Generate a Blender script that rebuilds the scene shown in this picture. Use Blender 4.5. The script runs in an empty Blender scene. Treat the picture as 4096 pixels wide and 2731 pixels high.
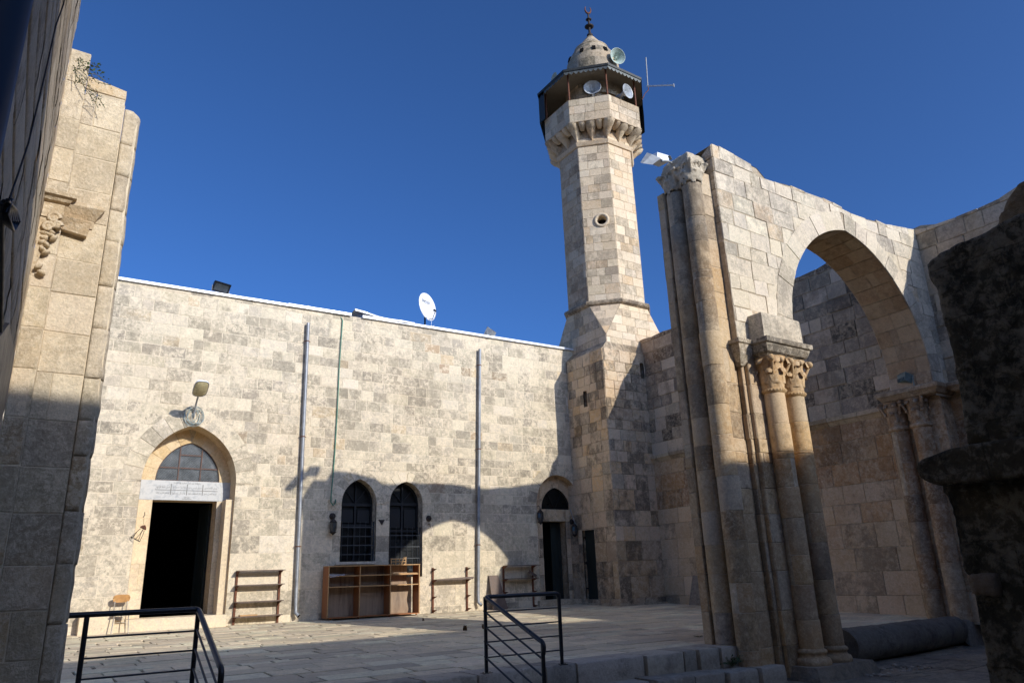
import bpy, bmesh, math, random
import numpy as np
from mathutils import Vector, Matrix, noise

# ---------------------------------------------------------------- camera
CAM_Z = 1.1
YAW, PITCH, ROLL, LENS = 34.049, 17.913, -2.007, 25.606
_y, _p, _r = (math.radians(a) for a in (YAW, PITCH, ROLL))
FWD = np.array([math.sin(_y)*math.cos(_p), math.cos(_y)*math.cos(_p), math.sin(_p)])
_R0 = np.array([math.cos(_y), -math.sin(_y), 0.0]); _U0 = np.cross(_R0, FWD)
RGT = _R0*math.cos(_r) + _U0*math.sin(_r); UPV = -_R0*math.sin(_r) + _U0*math.cos(_r)
cd = bpy.data.cameras.new('camera'); cam = bpy.data.objects.new('camera', cd)
bpy.context.scene.collection.objects.link(cam); bpy.context.scene.camera = cam
cd.lens = LENS; cd.sensor_width = 36; cd.sensor_fit = 'HORIZONTAL'; cd.clip_end = 3000; cd.clip_start = 0.05
M = Matrix(((RGT[0], UPV[0], -FWD[0], 0), (RGT[1], UPV[1], -FWD[1], 0), (RGT[2], UPV[2], -FWD[2], CAM_Z), (0, 0, 0, 1)))
cam.matrix_world = M

# ---------------------------------------------------------------- light
SUN = Vector((0.287, -1.0, 0.455)).normalized()
EL = math.asin(SUN.z); AZ = math.atan2(SUN.x, SUN.y)
sc = bpy.context.scene
w = bpy.data.worlds.new('World'); sc.world = w; w.use_nodes = True
nt = w.node_tree; nt.nodes.clear()
sky = nt.nodes.new('ShaderNodeTexSky'); sky.sky_type = 'NISHITA'; sky.sun_disc = False
sky.sun_elevation = EL; sky.sun_rotation = AZ; sky.altitude = 0; sky.air_density = 0.6; sky.dust_density = 2.0; sky.ozone_density = 10.0
bgn = nt.nodes.new('ShaderNodeBackground'); bgn.inputs[1].default_value = 0.148
outn = nt.nodes.new('ShaderNodeOutputWorld')
hsv = nt.nodes.new('ShaderNodeHueSaturation'); hsv.inputs['Saturation'].default_value = 1.02; hsv.inputs['Value'].default_value = 1.0
nt.links.new(sky.outputs[0], hsv.inputs['Color']); nt.links.new(hsv.outputs[0], bgn.inputs[0]); nt.links.new(bgn.outputs[0], outn.inputs[0])
sd = bpy.data.lights.new('sun', 'SUN'); sd.energy = 3.05; sd.angle = math.radians(0.5); sd.color = (1.0, 0.96, 0.89)
so = bpy.data.objects.new('sun', sd); sc.collection.objects.link(so)
so.rotation_euler = (-SUN).to_track_quat('-Z', 'Y').to_euler(); so.location = (6, -20, 25)
sc.view_settings.view_transform = 'Standard'; sc.view_settings.look = 'None'
sc.view_settings.exposure = 0.4; sc.view_settings.gamma = 1.0
sc.render.resolution_x = 1024; sc.render.resolution_y = 682

# ---------------------------------------------------------------- measuring aid: a point of the view on a real plane of the place
K = 4096/2352.0; FPX = LENS/36*4096
def _ray(x, y):
    return (x*K-2048)*RGT - (y*K-1365.5)*UPV + FPX*FWD
def onX(x, y, X):
    d = _ray(x, y); return Vector((X, d[1]*X/d[0], CAM_Z + d[2]*X/d[0]))
def onY(x, y, Y):
    d = _ray(x, y); return Vector((d[0]*Y/d[1], Y, CAM_Z + d[2]*Y/d[1]))
def onZ(x, y, Z):
    d = _ray(x, y); k = (Z-CAM_Z)/d[2]; return Vector((d[0]*k, d[1]*k, Z))

D, XR, YA = 18.8, 16.7, 7.6      # back wall plane, right wall plane, arch wall front plane
ZLOW = -0.5

# ---------------------------------------------------------------- materials
def mk(name):
    m = bpy.data.materials.new(name); m.use_nodes = True
    n = m.node_tree; n.nodes.clear()
    o = n.nodes.new('ShaderNodeOutputMaterial'); b = n.nodes.new('ShaderNodeBsdfPrincipled')
    n.links.new(b.outputs[0], o.inputs[0]); return m, n, b
def nd(n, t, **kw):
    x = n.nodes.new(t)
    for k, v in kw.items(): setattr(x, k, v)
    return x
def noise_n(n, vec, scale, detail=6, rough=0.6, dist=0.0):
    x = n.nodes.new('ShaderNodeTexNoise'); x.inputs['Scale'].default_value = scale
    x.inputs['Detail'].default_value = detail; x.inputs['Roughness'].default_value = rough
    x.inputs['Distortion'].default_value = dist; n.links.new(vec, x.inputs['Vector']); return x.outputs['Fac']
def ramp(n, fac, a, b, ca=0.0, cb=1.0):
    x = n.nodes.new('ShaderNodeMapRange'); x.inputs['From Min'].default_value = a; x.inputs['From Max'].default_value = b
    x.inputs['To Min'].default_value = ca; x.inputs['To Max'].default_value = cb; x.clamp = True
    n.links.new(fac, x.inputs['Value']); return x.outputs[0]
def mul(n, a, b, op='MULTIPLY'):
    x = n.nodes.new('ShaderNodeMath'); x.operation = op
    for i, s in enumerate((a, b)):
        if hasattr(s, 'links'): n.links.new(s, x.inputs[i])
        else: x.inputs[i].default_value = s
    return x.outputs[0]
def mixc(n, fac, a, b, mode='MIX'):
    x = n.nodes.new('ShaderNodeMix'); x.data_type = 'RGBA'; x.blend_type = mode
    if hasattr(fac, 'links'): n.links.new(fac, x.inputs[0])
    else: x.inputs[0].default_value = fac
    for i, s in ((6, a), (7, b)):
        if hasattr(s, 'links'): n.links.new(s, x.inputs[i])
        else: x.inputs[i].default_value = (*s, 1)
    return x.outputs[2]
def mapped(n, scale=(1, 1, 1), rot=(0, 0, 0)):
    g = n.nodes.new('ShaderNodeNewGeometry'); m = n.nodes.new('ShaderNodeMapping')
    m.inputs['Scale'].default_value = scale; m.inputs['Rotation'].default_value = rot
    n.links.new(g.outputs['Position'], m.inputs['Vector']); return m.outputs[0]

def stone(name, lime=(0.70, 0.64, 0.53), lime_amt=0.5, grime=(0.10, 0.095, 0.085), grime_amt=0.4, ochre=(0.50, 0.33, 0.16),
          ochre_amt=0.2, pit=0.5, bump=0.5, streak=0.0, scale=1.0, tint=None, rough=0.92, speck=0.55, courses=0.0):
    """weathered limestone; every block carries its own tint in the colour attribute 'tint' (alpha: how weathered)"""
    m, n, b = mk(name)
    P = mapped(n)
    if tint is None:
        at = nd(n, 'ShaderNodeAttribute', attribute_name='tint'); base = at.outputs['Color']; wea = at.outputs['Alpha']
        sh_ = nd(n, 'ShaderNodeVectorMath', operation='SCALE'); cb = nd(n, 'ShaderNodeCombineXYZ')
        for k_ in range(3): n.links.new(wea, cb.inputs[k_])
        n.links.new(cb.outputs[0], sh_.inputs[0]); sh_.inputs['Scale'].default_value = 23.0
        ad_ = nd(n, 'ShaderNodeVectorMath', operation='ADD'); n.links.new(P, ad_.inputs[0]); n.links.new(sh_.outputs[0], ad_.inputs[1]); PB = ad_.outputs[0]
    else:
        base = tint; wea = 0.5; PB = P
    n1 = noise_n(n, P, 1.1*scale, 7, 0.62); n2 = noise_n(n, PB, 6.5*scale, 9, 0.74, 0.3); n3 = noise_n(n, P, 22*scale, 8, 0.7); n4 = noise_n(n, P, 0.45*scale, 4, 0.5)
    col = mixc(n, mul(n, ramp(n, n4, 0.45, 0.7), ochre_amt), base, ochre)
    # lime and lichen patches, finer than a block and cut by its weathering
    f = mul(n, ramp(n, mul(n, n2, mul(n, n1, 0.35), 'ADD'), 0.655, 0.735), lime_amt)
    col = mixc(n, f, col, lime)
    g2 = mul(n, mul(n, noise_n(n, mapped(n, (1, 1, 0.45)), 1.6*scale, 9, 0.72, 0.3), 0.5), mul(n, noise_n(n, PB, 4.2*scale, 9, 0.75, 0.2), 0.5), 'ADD')
    g2 = mul(n, g2, mul(n, wea, 0.20), 'ADD')
    col = mixc(n, mul(n, ramp(n, g2, 0.60, 0.70), grime_amt), col, grime)
    n5 = noise_n(n, P, 13*scale, 10, 0.80, 0.5)
    col = mixc(n, mul(n, mul(n, ramp(n, n5, 0.51, 0.57), ramp(n, n1, 0.35, 0.6)), speck), col, lime)
    col = mixc(n, mul(n, ramp(n, n5, 0.44, 0.36), speck*0.75), col, mixc(n, 1.0, col, (0.42, 0.41, 0.38), 'MULTIPLY'))
    if streak:
        s = noise_n(n, mapped(n, (3.2, 3.2, 0.22)), 1.6, 6, 0.6)
        col = mixc(n, mul(n, ramp(n, s, 0.55, 0.72), streak), col, grime)
    v = nd(n, 'ShaderNodeTexVoronoi'); v.inputs['Scale'].default_value = 26*scale
    n.links.new(mapped(n, (1, 1, 1.6)), v.inputs['Vector'])
    pits = mul(n, ramp(n, v.outputs['Distance'], 0.0, 0.28, 1, 0), ramp(n, n2, 0.5, 0.64))
    col = mixc(n, mul(n, pits, pit), col, (0.13, 0.11, 0.085))
    col = mixc(n, 0.35, col, mixc(n, 1.0, col, mixc(n, ramp(n, n3, 0.3, 0.7), (0.55, 0.55, 0.55), (1.35, 1.35, 1.35)), 'MULTIPLY'))
    col = mixc(n, 1.0, col, (1.075, .985, .85), 'MULTIPLY')
    n.links.new(col, b.inputs['Base Color']); b.inputs['Roughness'].default_value = rough
    b.inputs['Specular IOR Level'].default_value = 0.2
    if courses:
        g_ = nd(n, 'ShaderNodeNewGeometry'); sx = nd(n, 'ShaderNodeSeparateXYZ'); n.links.new(g_.outputs['Position'], sx.inputs[0])
        cx2 = nd(n, 'ShaderNodeCombineXYZ'); wv = mul(n, noise_n(n, P, 1.7, 5, .6), 0.16)
        n.links.new(mul(n, sx.outputs['Y'], wv, 'ADD'), cx2.inputs['X']); n.links.new(mul(n, sx.outputs['Z'], wv, 'ADD'), cx2.inputs['Y'])
        br = nd(n, 'ShaderNodeTexBrick'); br.inputs['Scale'].default_value = 1.0; br.inputs['Brick Width'].default_value = .74; br.inputs['Row Height'].default_value = .43
        br.inputs['Mortar Size'].default_value = .016; br.inputs['Mortar Smooth'].default_value = .3; n.links.new(cx2.outputs[0], br.inputs['Vector'])
        br.inputs['Color1'].default_value = (.75, .75, .75, 1); br.inputs['Color2'].default_value = (1.25, 1.22, 1.15, 1); br.inputs['Mortar'].default_value = (.45, .45, .45, 1)
        col = mixc(n, courses, col, mixc(n, 1.0, col, br.outputs['Color'], 'MULTIPLY'))
    h = mul(n, mul(n, n3, 0.5), mul(n, n2, 0.9), 'ADD')
    if courses: h = mul(n, h, mul(n, br.outputs['Fac'], 1.6), 'SUBTRACT'); h = mul(n, h, mul(n, pits, 0.9*pit), 'SUBTRACT')
    bp = nd(n, 'ShaderNodeBump'); bp.inputs['Strength'].default_value = bump; bp.inputs['Distance'].default_value = 0.03
    n.links.new(h, bp.inputs['Height']); n.links.new(bp.outputs[0], b.inputs['Normal'])
    return m
def plain(name, col, rough=0.5, metal=0.0, var=0.25, vs=8, second=None, amt=0.5, bump=0.0, spec=0.5, stretch=(1, 1, 1)):
    m, n, b = mk(name); P = mapped(n, stretch)
    f = noise_n(n, P, vs, 6, 0.65)
    dark = tuple(c*(1-var) for c in col); lite = tuple(min(1, c*(1+var)) for c in col)
    c = mixc(n, ramp(n, f, 0.3, 0.7), dark, lite)
    if second: c = mixc(n, mul(n, ramp(n, noise_n(n, P, vs*0.45, 8, 0.7), 0.52, 0.66), amt), c, second)
    n.links.new(c, b.inputs['Base Color']); b.inputs['Metallic'].default_value = metal
    n.links.new(ramp(n, f, 0.3, 0.7, max(0, rough-0.1), min(1, rough+0.1)), b.inputs['Roughness'])
    b.inputs['Specular IOR Level'].default_value = spec
    if bump:
        bp = nd(n, 'ShaderNodeBump'); bp.inputs['Strength'].default_value = bump; bp.inputs['Distance'].default_value = 0.02
        n.links.new(f, bp.inputs['Height']); n.links.new(bp.outputs[0], b.inputs['Normal'])
    return m
S_MAIN = stone('limestone_back_wall', lime_amt=0.75, grime=(0.17, 0.16, 0.138), grime_amt=0.5, streak=0.12, speck=0.7, ochre_amt=0.12, pit=0.45, bump=0.45)
S_ARCH = stone('limestone_arch', scale=1.3, speck=0.8, lime=(0.70, 0.65, 0.56), lime_amt=0.55, grime=(0.16, 0.155, 0.145), grime_amt=0.5, ochre_amt=0.12, pit=0.6, bump=0.6)
S_SIDE = stone('limestone_side_wall', lime=(0.66, 0.57, 0.45), lime_amt=0.35, grime=(0.07, 0.058, 0.048), grime_amt=0.5, ochre=(0.36, 0.20, 0.09), ochre_amt=0.5, pit=0.6, bump=0.6)
S_TOWER = stone('limestone_tower', lime=(0.66, 0.58, 0.47), lime_amt=0.35, grime=(0.09, 0.08, 0.065), grime_amt=0.45, ochre=(0.5, 0.34, 0.19), ochre_amt=0.25, pit=0.4, bump=0.5)
S_BASE = stone('limestone_tower_base', lime=(0.62, 0.55, 0.45), lime_amt=0.5, grime=(0.06, 0.056, 0.05), grime_amt=0.7, ochre=(0.42, 0.27, 0.14), ochre_amt=0.45, pit=0.7, bump=0.6)
S_LEFT = stone('limestone_left_pier', lime=(0.74, 0.68, 0.57), lime_amt=0.5, grime=(0.24, 0.205, 0.16), grime_amt=0.4, ochre=(0.62, 0.46, 0.26), ochre_amt=0.3, pit=1.3, bump=0.9, speck=0.6, scale=1.9)
S_ROUGH = stone('eroded_stone', lime=(0.68, 0.59, 0.45), lime_amt=0.4, grime=(0.16, 0.12, 0.085), grime_amt=0.5, ochre=(0.5, 0.35, 0.18), ochre_amt=0.3, pit=0.9, bump=0.4, scale=2.0, speck=0.8)
S_COL = stone('honey_column_stone', scale=1.4, lime=(0.62, 0.52, 0.38), lime_amt=0.3, grime=(0.12, 0.09, 0.06), grime_amt=0.45, ochre=(0.56, 0.33, 0.13), ochre_amt=0.5, pit=0.5, bump=0.4)
S_PIER = stone('warm_pier_stone', scale=1.5, lime=(.60, .51, .39), lime_amt=.35, grime=(.11, .085, .06), grime_amt=.55, ochre=(.44, .27, .12), ochre_amt=.55, pit=.8, bump=.6)
S_DOME = stone('dome_stone', lime=(0.5, 0.46, 0.38), lime_amt=0.4, grime=(0.09, 0.09, 0.075), grime_amt=0.8, ochre_amt=0.15, pit=0.6, bump=0.6)
S_FLOOR = stone('paving_stone', lime=(0.46, 0.42, 0.35), lime_amt=0.3, grime=(0.2, 0.19, 0.17), grime_amt=0.3, ochre=(0.46, 0.38, 0.27), ochre_amt=0.3, pit=0.3, bump=0.25, rough=0.75)
S_STEP = stone('step_stone', lime=(0.36, 0.34, 0.31), lime_amt=0.3, grime=(0.11, 0.11, 0.105), grime_amt=0.5, ochre_amt=0.1, pit=0.9, bump=0.8)
S_MORTAR = stone('mortar', tint=(0.64, 0.60, 0.51), lime_amt=0.3, grime_amt=0.35, pit=0.2, bump=0.4)
S_MORTARD = stone('dark_joint_mortar', tint=(0.40, 0.35, 0.28), lime_amt=0.2, grime_amt=0.5, pit=0.4, bump=0.6)
S_GAP = stone('joint_dirt', tint=(0.115, 0.10, 0.08), lime_amt=0.1, grime_amt=0.6, pit=0.4, bump=0.6)
S_DARK = stone('near_black_stone', tint=(0.050, 0.048, 0.036), lime=(0.20, 0.19, 0.16), lime_amt=0.7, grime=(0.012, 0.013, 0.010), grime_amt=0.85, ochre=(0.10, 0.07, 0.04), ochre_amt=0.5, pit=0.5, bump=1.0, scale=1.3, courses=1.0)  # near-black base with paler patches and coursed joints
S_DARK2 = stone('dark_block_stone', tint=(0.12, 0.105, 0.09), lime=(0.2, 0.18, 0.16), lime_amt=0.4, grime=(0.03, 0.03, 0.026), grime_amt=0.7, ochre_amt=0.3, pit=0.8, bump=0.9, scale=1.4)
S_LOG = stone('grey_granite', speck=0.7, streak=0.5, tint=(0.16, 0.152, 0.14), lime=(0.20, 0.195, 0.185), lime_amt=0.3, grime=(0.05, 0.05, 0.048), grime_amt=0.6, ochre_amt=0.0, pit=0.3, bump=0.5)
BLACKP = plain('black_railing_paint', (0.016, 0.017, 0.02), 0.35, 0.2, 0.3, 20)
GALV = plain('galvanised_steel', (0.27, 0.28, 0.29), 0.5, 0.4, 0.25, 7, (0.5, 0.5, 0.5), 0.5)
FLASH = plain('pale_roof_flashing', (0.72, 0.73, 0.75), 0.4, 0.2, 0.08, 4)
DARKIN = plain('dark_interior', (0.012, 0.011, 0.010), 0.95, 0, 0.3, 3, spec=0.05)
GREEND = plain('dark_green_door_paint', (0.010, 0.018, 0.016), 0.55, 0, 0.5, 6, (0.035, 0.03, 0.025), 0.3, stretch=(1, 1, 0.2))
FRAMEM = plain('dark_window_frame', (0.012, 0.013, 0.014), 0.7, 0.2, 0.4, 12)
GLASSD = plain('dusty_window_glass', (0.05, 0.058, 0.062), 0.22, 0, 0.5, 5, (0.13, 0.14, 0.14), 0.35, spec=0.6)
GLASSN = plain('black_window_glass', (0.006, 0.007, 0.007), 0.35, 0, 0.5, 5, (0.012, 0.013, 0.012), 0.5, spec=0.2)  # near-black opaque pane
GRILLE = plain('dark_grille_paint', (0.045, 0.05, 0.055), 0.45, 0.1, 0.3, 12)
RUST = plain('rusty_iron', (0.16, 0.06, 0.03), 0.8, 0.2, 0.5, 30, (0.05, 0.03, 0.02), 0.7)
DIRON = plain('dark_iron', (0.035, 0.028, 0.024), 0.7, 0.4, 0.4, 30, (0.11, 0.05, 0.03), 0.5)
WOODO = plain('orange_veneer', (0.36, 0.125, 0.035), 0.45, 0, 0.25, 5, (0.22, 0.075, 0.02), 0.6, stretch=(1, 1, 0.15))
WOODB = plain('stained_plywood_back', (0.30, 0.21, 0.135), 0.7, 0, 0.35, 4, (0.10, 0.05, 0.03), 0.85, stretch=(2.2, 2.2, 0.25))
WOODE = plain('pale_shelf_edge', (0.46, 0.26, 0.10), 0.5, 0, 0.2, 12)
SHELF = plain('brown_shelf_board', (0.13, 0.085, 0.06), 0.6, 0, 0.3, 9)
CHAIRW = plain('chair_plywood', (0.50, 0.26, 0.09), 0.45, 0, 0.25, 9, (0.62, 0.42, 0.2), 0.5)
CHAIRM = plain('chair_steel', (0.42, 0.37, 0.30), 0.5, 0.4, 0.25, 20, RUST and (0.2, 0.1, 0.05), 0.4)
MARBLE, _n, _b = mk('grey_veined_marble')
_P = mapped(_n, (1, 1, 1), (0, 0.5, 0)); _f = noise_n(_n, _P, 4.5, 9, 0.72, 1.6)
_n.links.new(mixc(_n, ramp(_n, _f, 0.50, 0.66), (0.47, 0.46, 0.43), (0.30, 0.31, 0.31)), _b.inputs['Base Color']); _b.inputs['Roughness'].default_value = 0.4
ENGR = plain('engraved_letter', (0.22, 0.21, 0.19), 0.8, 0, 0.2, 30)
CREAMO = stone('ochre_surround_stone', lime=(0.74, 0.64, 0.47), lime_amt=0.5, grime=(0.4, 0.3, 0.17), grime_amt=0.2, ochre=(0.62, 0.44, 0.23), ochre_amt=0.35, pit=0.15, bump=0.2)
WHITEP = plain('white_enamel', (0.78, 0.79, 0.80), 0.35, 0, 0.06, 6)
GREYP = plain('grey_enamel', (0.30, 0.31, 0.31), 0.45, 0.1, 0.2, 8)
LAMPG = plain('dusty_lamp_glass', (0.50, 0.43, 0.24), 0.3, 0, 0.25, 14)
SPKG = plain('loudspeaker_green_grey', (0.42, 0.50, 0.44), 0.5, 0, 0.15, 10)
SPKW = plain('loudspeaker_grey', (0.50, 0.52, 0.53), 0.4, 0.1, 0.2, 10)
SHEET = plain('canopy_sheet_metal', (0.035, 0.037, 0.033), 0.55, 0.3, 0.35, 6, (0.11, 0.10, 0.08), 0.4)
VALAN = plain('valance_metal', (0.12, 0.13, 0.12), 0.5, 0.3, 0.3, 12)
BOARD = plain('canopy_ceiling_board', (0.27, 0.235, 0.18), 0.7, 0, 0.15, 5)
HOSE = plain('green_hose', (0.05, 0.20, 0.13), 0.5, 0, 0.15, 10)
CABLEG = plain('blue_grey_cable', (0.25, 0.33, 0.33), 0.5, 0, 0.2, 10)
CABLEK = plain('black_cable', (0.012, 0.012, 0.014), 0.5, 0, 0.3, 10)
BLUEP = plain('dark_blue_pipe', (0.018, 0.028, 0.05), 0.5, 0.2, 0.3, 6)
LEAF = plain('weed_leaf', (0.05, 0.085, 0.025), 0.6, 0, 0.45, 30)
TWIG = plain('dry_twig', (0.13, 0.12, 0.06), 0.8, 0, 0.4, 30)
DRYLF = plain('dry_leaf', (0.10, 0.055, 0.025), 0.8, 0, 0.4, 30)
GREENB = plain('green_floodlight', (0.15, 0.20, 0.19), 0.5, 0.1, 0.25, 10)
CLOTH = plain('crumpled_paper', (0.45, 0.42, 0.38), 0.9, 0, 0.2, 10)

# ---------------------------------------------------------------- mesh helpers
COL = sc.collection
class MB:
    def __init__(s): s.v = []; s.f = []; s.t = []; s.m = []; s.s = []
    def face(s, pts, t=(.5, .5, .5, .5), m=0, sm=False):
        i = len(s.v); s.v += [tuple(p) for p in pts]; s.f.append(tuple(range(i, i+len(pts)))); s.t.append(t); s.m.append(m); s.s.append(sm)
    def grid(s, rows, t=(.5, .5, .5, .5), m=0, sm=True, close=False):
        i = len(s.v); h = len(rows); w_ = len(rows[0])
        for r in rows: s.v += [tuple(p) for p in r]
        for a in range(h-1):
            for b in range(w_ if close else w_-1):
                c = (b+1) % w_
                s.f.append((i+a*w_+b, i+a*w_+c, i+(a+1)*w_+c, i+(a+1)*w_+b)); s.t.append(t); s.m.append(m); s.s.append(sm)
    def box(s, a, b, t=(.5, .5, .5, .5), m=0):
        (x0, y0, z0), (x1, y1, z1) = a, b
        P = [(x0, y0, z0), (x1, y0, z0), (x1, y1, z0), (x0, y1, z0), (x0, y0, z1), (x1, y0, z1), (x1, y1, z1), (x0, y1, z1)]
        s.hexa(P, t, m)
    def hexa(s, P, t=(.5, .5, .5, .5), m=0):
        i = len(s.v); s.v += [tuple(p) for p in P]
        for q in ((0, 3, 2, 1), (4, 5, 6, 7), (0, 1, 5, 4), (1, 2, 6, 5), (2, 3, 7, 6), (3, 0, 4, 7)):
            s.f.append(tuple(i+k for k in q)); s.t.append(t); s.m.append(m); s.s.append(False)
    def bar(s, p, q, wd, th, up=(0, 0, 1), t=(.5, .5, .5, .5), m=0):
        p, q = Vector(p), Vector(q); d = (q-p).normalized(); u = Vector(up)
        if abs(d.dot(u)) > .95: u = Vector((1, 0, 0))
        a = d.cross(u).normalized()*wd/2; b = a.cross(d).normalized()*th/2
        s.hexa([p-a-b, p+a-b, q+a-b, q-a-b, p-a+b, p+a+b, q+a+b, q-a+b], t, m)
    def tube(s, pts, r, n=10, t=(.5, .5, .5, .5), m=0, cap=True, closed=False):
        pts = [Vector(p) for p in pts]; rows = []; N = len(pts); prev = None
        rr = r if isinstance(r, (list, tuple)) else [r]*N
        for k, p in enumerate(pts):
            d = (pts[(k+1) % N if closed else min(k+1, N-1)] - pts[(k-1) % N if closed else max(k-1, 0)])
            d = d.normalized() if d.length > 1e-9 else Vector((0, 0, 1))
            if prev is None:
                u = Vector((0, 0, 1)) if abs(d.z) < .9 else Vector((1, 0, 0)); a = d.cross(u).normalized()
            else: a = (prev - d*prev.dot(d)).normalized()
            prev = a; b = d.cross(a)
            rows.append([p + (a*math.cos(j*2*math.pi/n)+b*math.sin(j*2*math.pi/n))*rr[k] for j in range(n)])
        if closed: rows.append(rows[0])
        s.grid(rows, t, m, True, True)
        if cap and not closed: s.face(rows[0][::-1], t, m); s.face(rows[-1], t, m)
    def lathe(s, c, prof, n=24, axis=None, t=(.5, .5, .5, .5), m=0, a0=0.0, a1=2*math.pi, sm=True):
        c = Vector(c); A = Vector(axis).normalized() if axis else Vector((0, 0, 1))
        u = Vector((1, 0, 0)) if abs(A.z) > .9 else A.cross(Vector((0, 0, 1))).normalized(); u = (u-A*u.dot(A)).normalized(); w2 = A.cross(u)
        full = abs(a1-a0-2*math.pi) < 1e-6; k = n if full else n+1
        rows = [[c + A*z + (u*math.cos(a0+j*(a1-a0)/n)+w2*math.sin(a0+j*(a1-a0)/n))*r for j in range(k)] for r, z in prof]
        s.grid(rows, t, m, sm, full)
    def ball(s, c, rx, ry, rz, n=12, t=(.5, .5, .5, .5), m=0, rot=None):
        rows = []
        for i in range(n//2+1):
            th = math.pi*i/(n//2)
            row = []
            for j in range(n):
                p = Vector((rx*math.sin(th)*math.cos(2*math.pi*j/n), ry*math.sin(th)*math.sin(2*math.pi*j/n), rz*math.cos(th)))
                if rot: p = rot @ p
                row.append(Vector(c)+p)
            rows.append(row)
        s.grid(rows, t, m, True, True)
    def build(s, name, mats, parent=None, weld=False):
        me = bpy.data.meshes.new(name); me.from_pydata([tuple(float(c) for c in v) for v in s.v], [], s.f)
        if not isinstance(mats, (list, tuple)): mats = [mats]
        for m in mats: me.materials.append(m)
        me.polygons.foreach_set('material_index', s.m); me.polygons.foreach_set('use_smooth', s.s)
        ca = me.color_attributes.new('tint', 'FLOAT_COLOR', 'CORNER')
        buf = []
        for f, t in zip(s.f, s.t): buf += list(t)*len(f)
        ca.data.foreach_set('color', buf)
        me.validate(); me.update()
        o = bpy.data.objects.new(name, me); COL.objects.link(o)
        if weld:
            b_ = bmesh.new(); b_.from_mesh(me); bmesh.ops.remove_doubles(b_, verts=b_.verts, dist=0.0008); b_.to_mesh(me); b_.free()
        if parent:
            o.parent = parent; o.matrix_parent_inverse = Matrix.Translation(-parent.location)
        return o
def tag(o, label=None, cat=None, group=None, kind=None):
    if label: o['label'] = label
    if cat: o['category'] = cat
    if group: o['group'] = group
    if kind: o['kind'] = kind
    return o
def thing(name, label, cat, loc=(0, 0, 0), group=None):
    o = bpy.data.objects.new(name, None); o.location = loc; o.empty_display_size = 0.2; COL.objects.link(o)
    return tag(o, label, cat, group)

def clip(poly, a, b, keep_left=True):
    """part of a convex polygon on one side of the line a->b"""
    out = []; N = len(poly)
    def sd_(p):
        v = (b[0]-a[0])*(p[1]-a[1]) - (b[1]-a[1])*(p[0]-a[0]); return v if keep_left else -v
    for i in range(N):
        p, q = poly[i], poly[(i+1) % N]; dp, dq = sd_(p), sd_(q)
        if dp >= 0: out.append(p)
        if (dp > 0 and dq < 0) or (dp < 0 and dq > 0):
            k = dp/(dp-dq); out.append((p[0]+(q[0]-p[0])*k, p[1]+(q[1]-p[1])*k))
    return out
def area(p):
    return abs(sum(p[i][0]*p[(i+1) % len(p)][1]-p[(i+1) % len(p)][0]*p[i][1] for i in range(len(p))))/2 if len(p) > 2 else 0
def ccw(p):
    s_ = sum(p[i][0]*p[(i+1) % len(p)][1]-p[(i+1) % len(p)][0]*p[i][1] for i in range(len(p)))
    return p if s_ > 0 else p[::-1]
def subtract(polys, cut):
    cut = ccw(cut); out = []
    u0 = min(p[0] for p in cut); u1 = max(p[0] for p in cut); v0 = min(p[1] for p in cut); v1 = max(p[1] for p in cut)
    for P in polys:
        if max(p[0] for p in P) <= u0 or min(p[0] for p in P) >= u1 or max(p[1] for p in P) <= v0 or min(p[1] for p in P) >= v1:
            out.append(P); continue
        rest = P
        for i in range(len(cut)):
            a, b = cut[i], cut[(i+1) % len(cut)]
            o = clip(rest, a, b, False)
            if area(o) > 1e-4: out.append(o)
            rest = clip(rest, a, b, True)
            if area(rest) < 1e-5: break
    return out
def pick(rng, pal):
    r = rng.random()*sum(p[0] for p in pal)
    for wt, c in pal:
        r -= wt
        if r <= 0: break
    k = rng.uniform(0.90, 1.10)
    return (c[0]*k, c[1]*k*rng.uniform(.99, 1.01), c[2]*k*rng.uniform(.96, 1.02), rng.random())
PAL_MAIN = [(5, (.57, .53, .445)), (4, (.38, .355, .31)), (3, (.47, .44, .38)), (2, (.64, .60, .52)), (.35, (.53, .45, .34)), (.1, (.45, .36, .27))]
PAL_ARCH = [(5, (.60, .56, .48)), (3, (.50, .475, .425)), (3, (.66, .625, .55)), (.6, (.58, .48, .36))]
PAL_SIDE = [(5, (0.504, 0.406, 0.308)), (2, (0.350, 0.280, 0.217)), (2, (0.588, 0.490, 0.378)), (1.2, (0.462, 0.294, 0.168))]
PAL_SIDET = [(4, (0.413, 0.375, 0.325)), (3, (0.275, 0.250, 0.225)), (2, (0.550, 0.488, 0.413)), (1, (0.106, 0.100, 0.090))]
PAL_TOWER = [(5, (.63, .545, .43)), (3, (.68, .61, .51)), (1.6, (.58, .46, .33)), (1.2, (.54, .465, .37))]
PAL_BASE = [(4, (0.637, 0.533, 0.416)), (3, (0.533, 0.448, 0.358)), (1.5, (0.650, 0.494, 0.325)), (1, (0.403, 0.370, 0.325))]
PAL_LEFT = [(5, (.62, .565, .47)), (3, (.67, .62, .53)), (.5, (.60, .49, .34)), (2, (.55, .50, .42))]
PAL_COL = [(4, (.52, .38, .22)), (3, (.54, .45, .33)), (2, (.47, .33, .20))]
PAL_GREYC = [(4, (.36, .315, .255)), (3, (.44, .375, .295)), (2, (.28, .255, .22))]
PAL_FLOOR = [(5, (0.725, 0.646, 0.501)), (3, (0.606, 0.547, 0.440)), (3, (0.740, 0.719, 0.564)), (1, (0.506, 0.464, 0.377))]
PAL_STEP = [(4, (0.423, 0.396, 0.359)), (3, (0.338, 0.323, 0.296)), (2, (0.507, 0.462, 0.406))]

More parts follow.
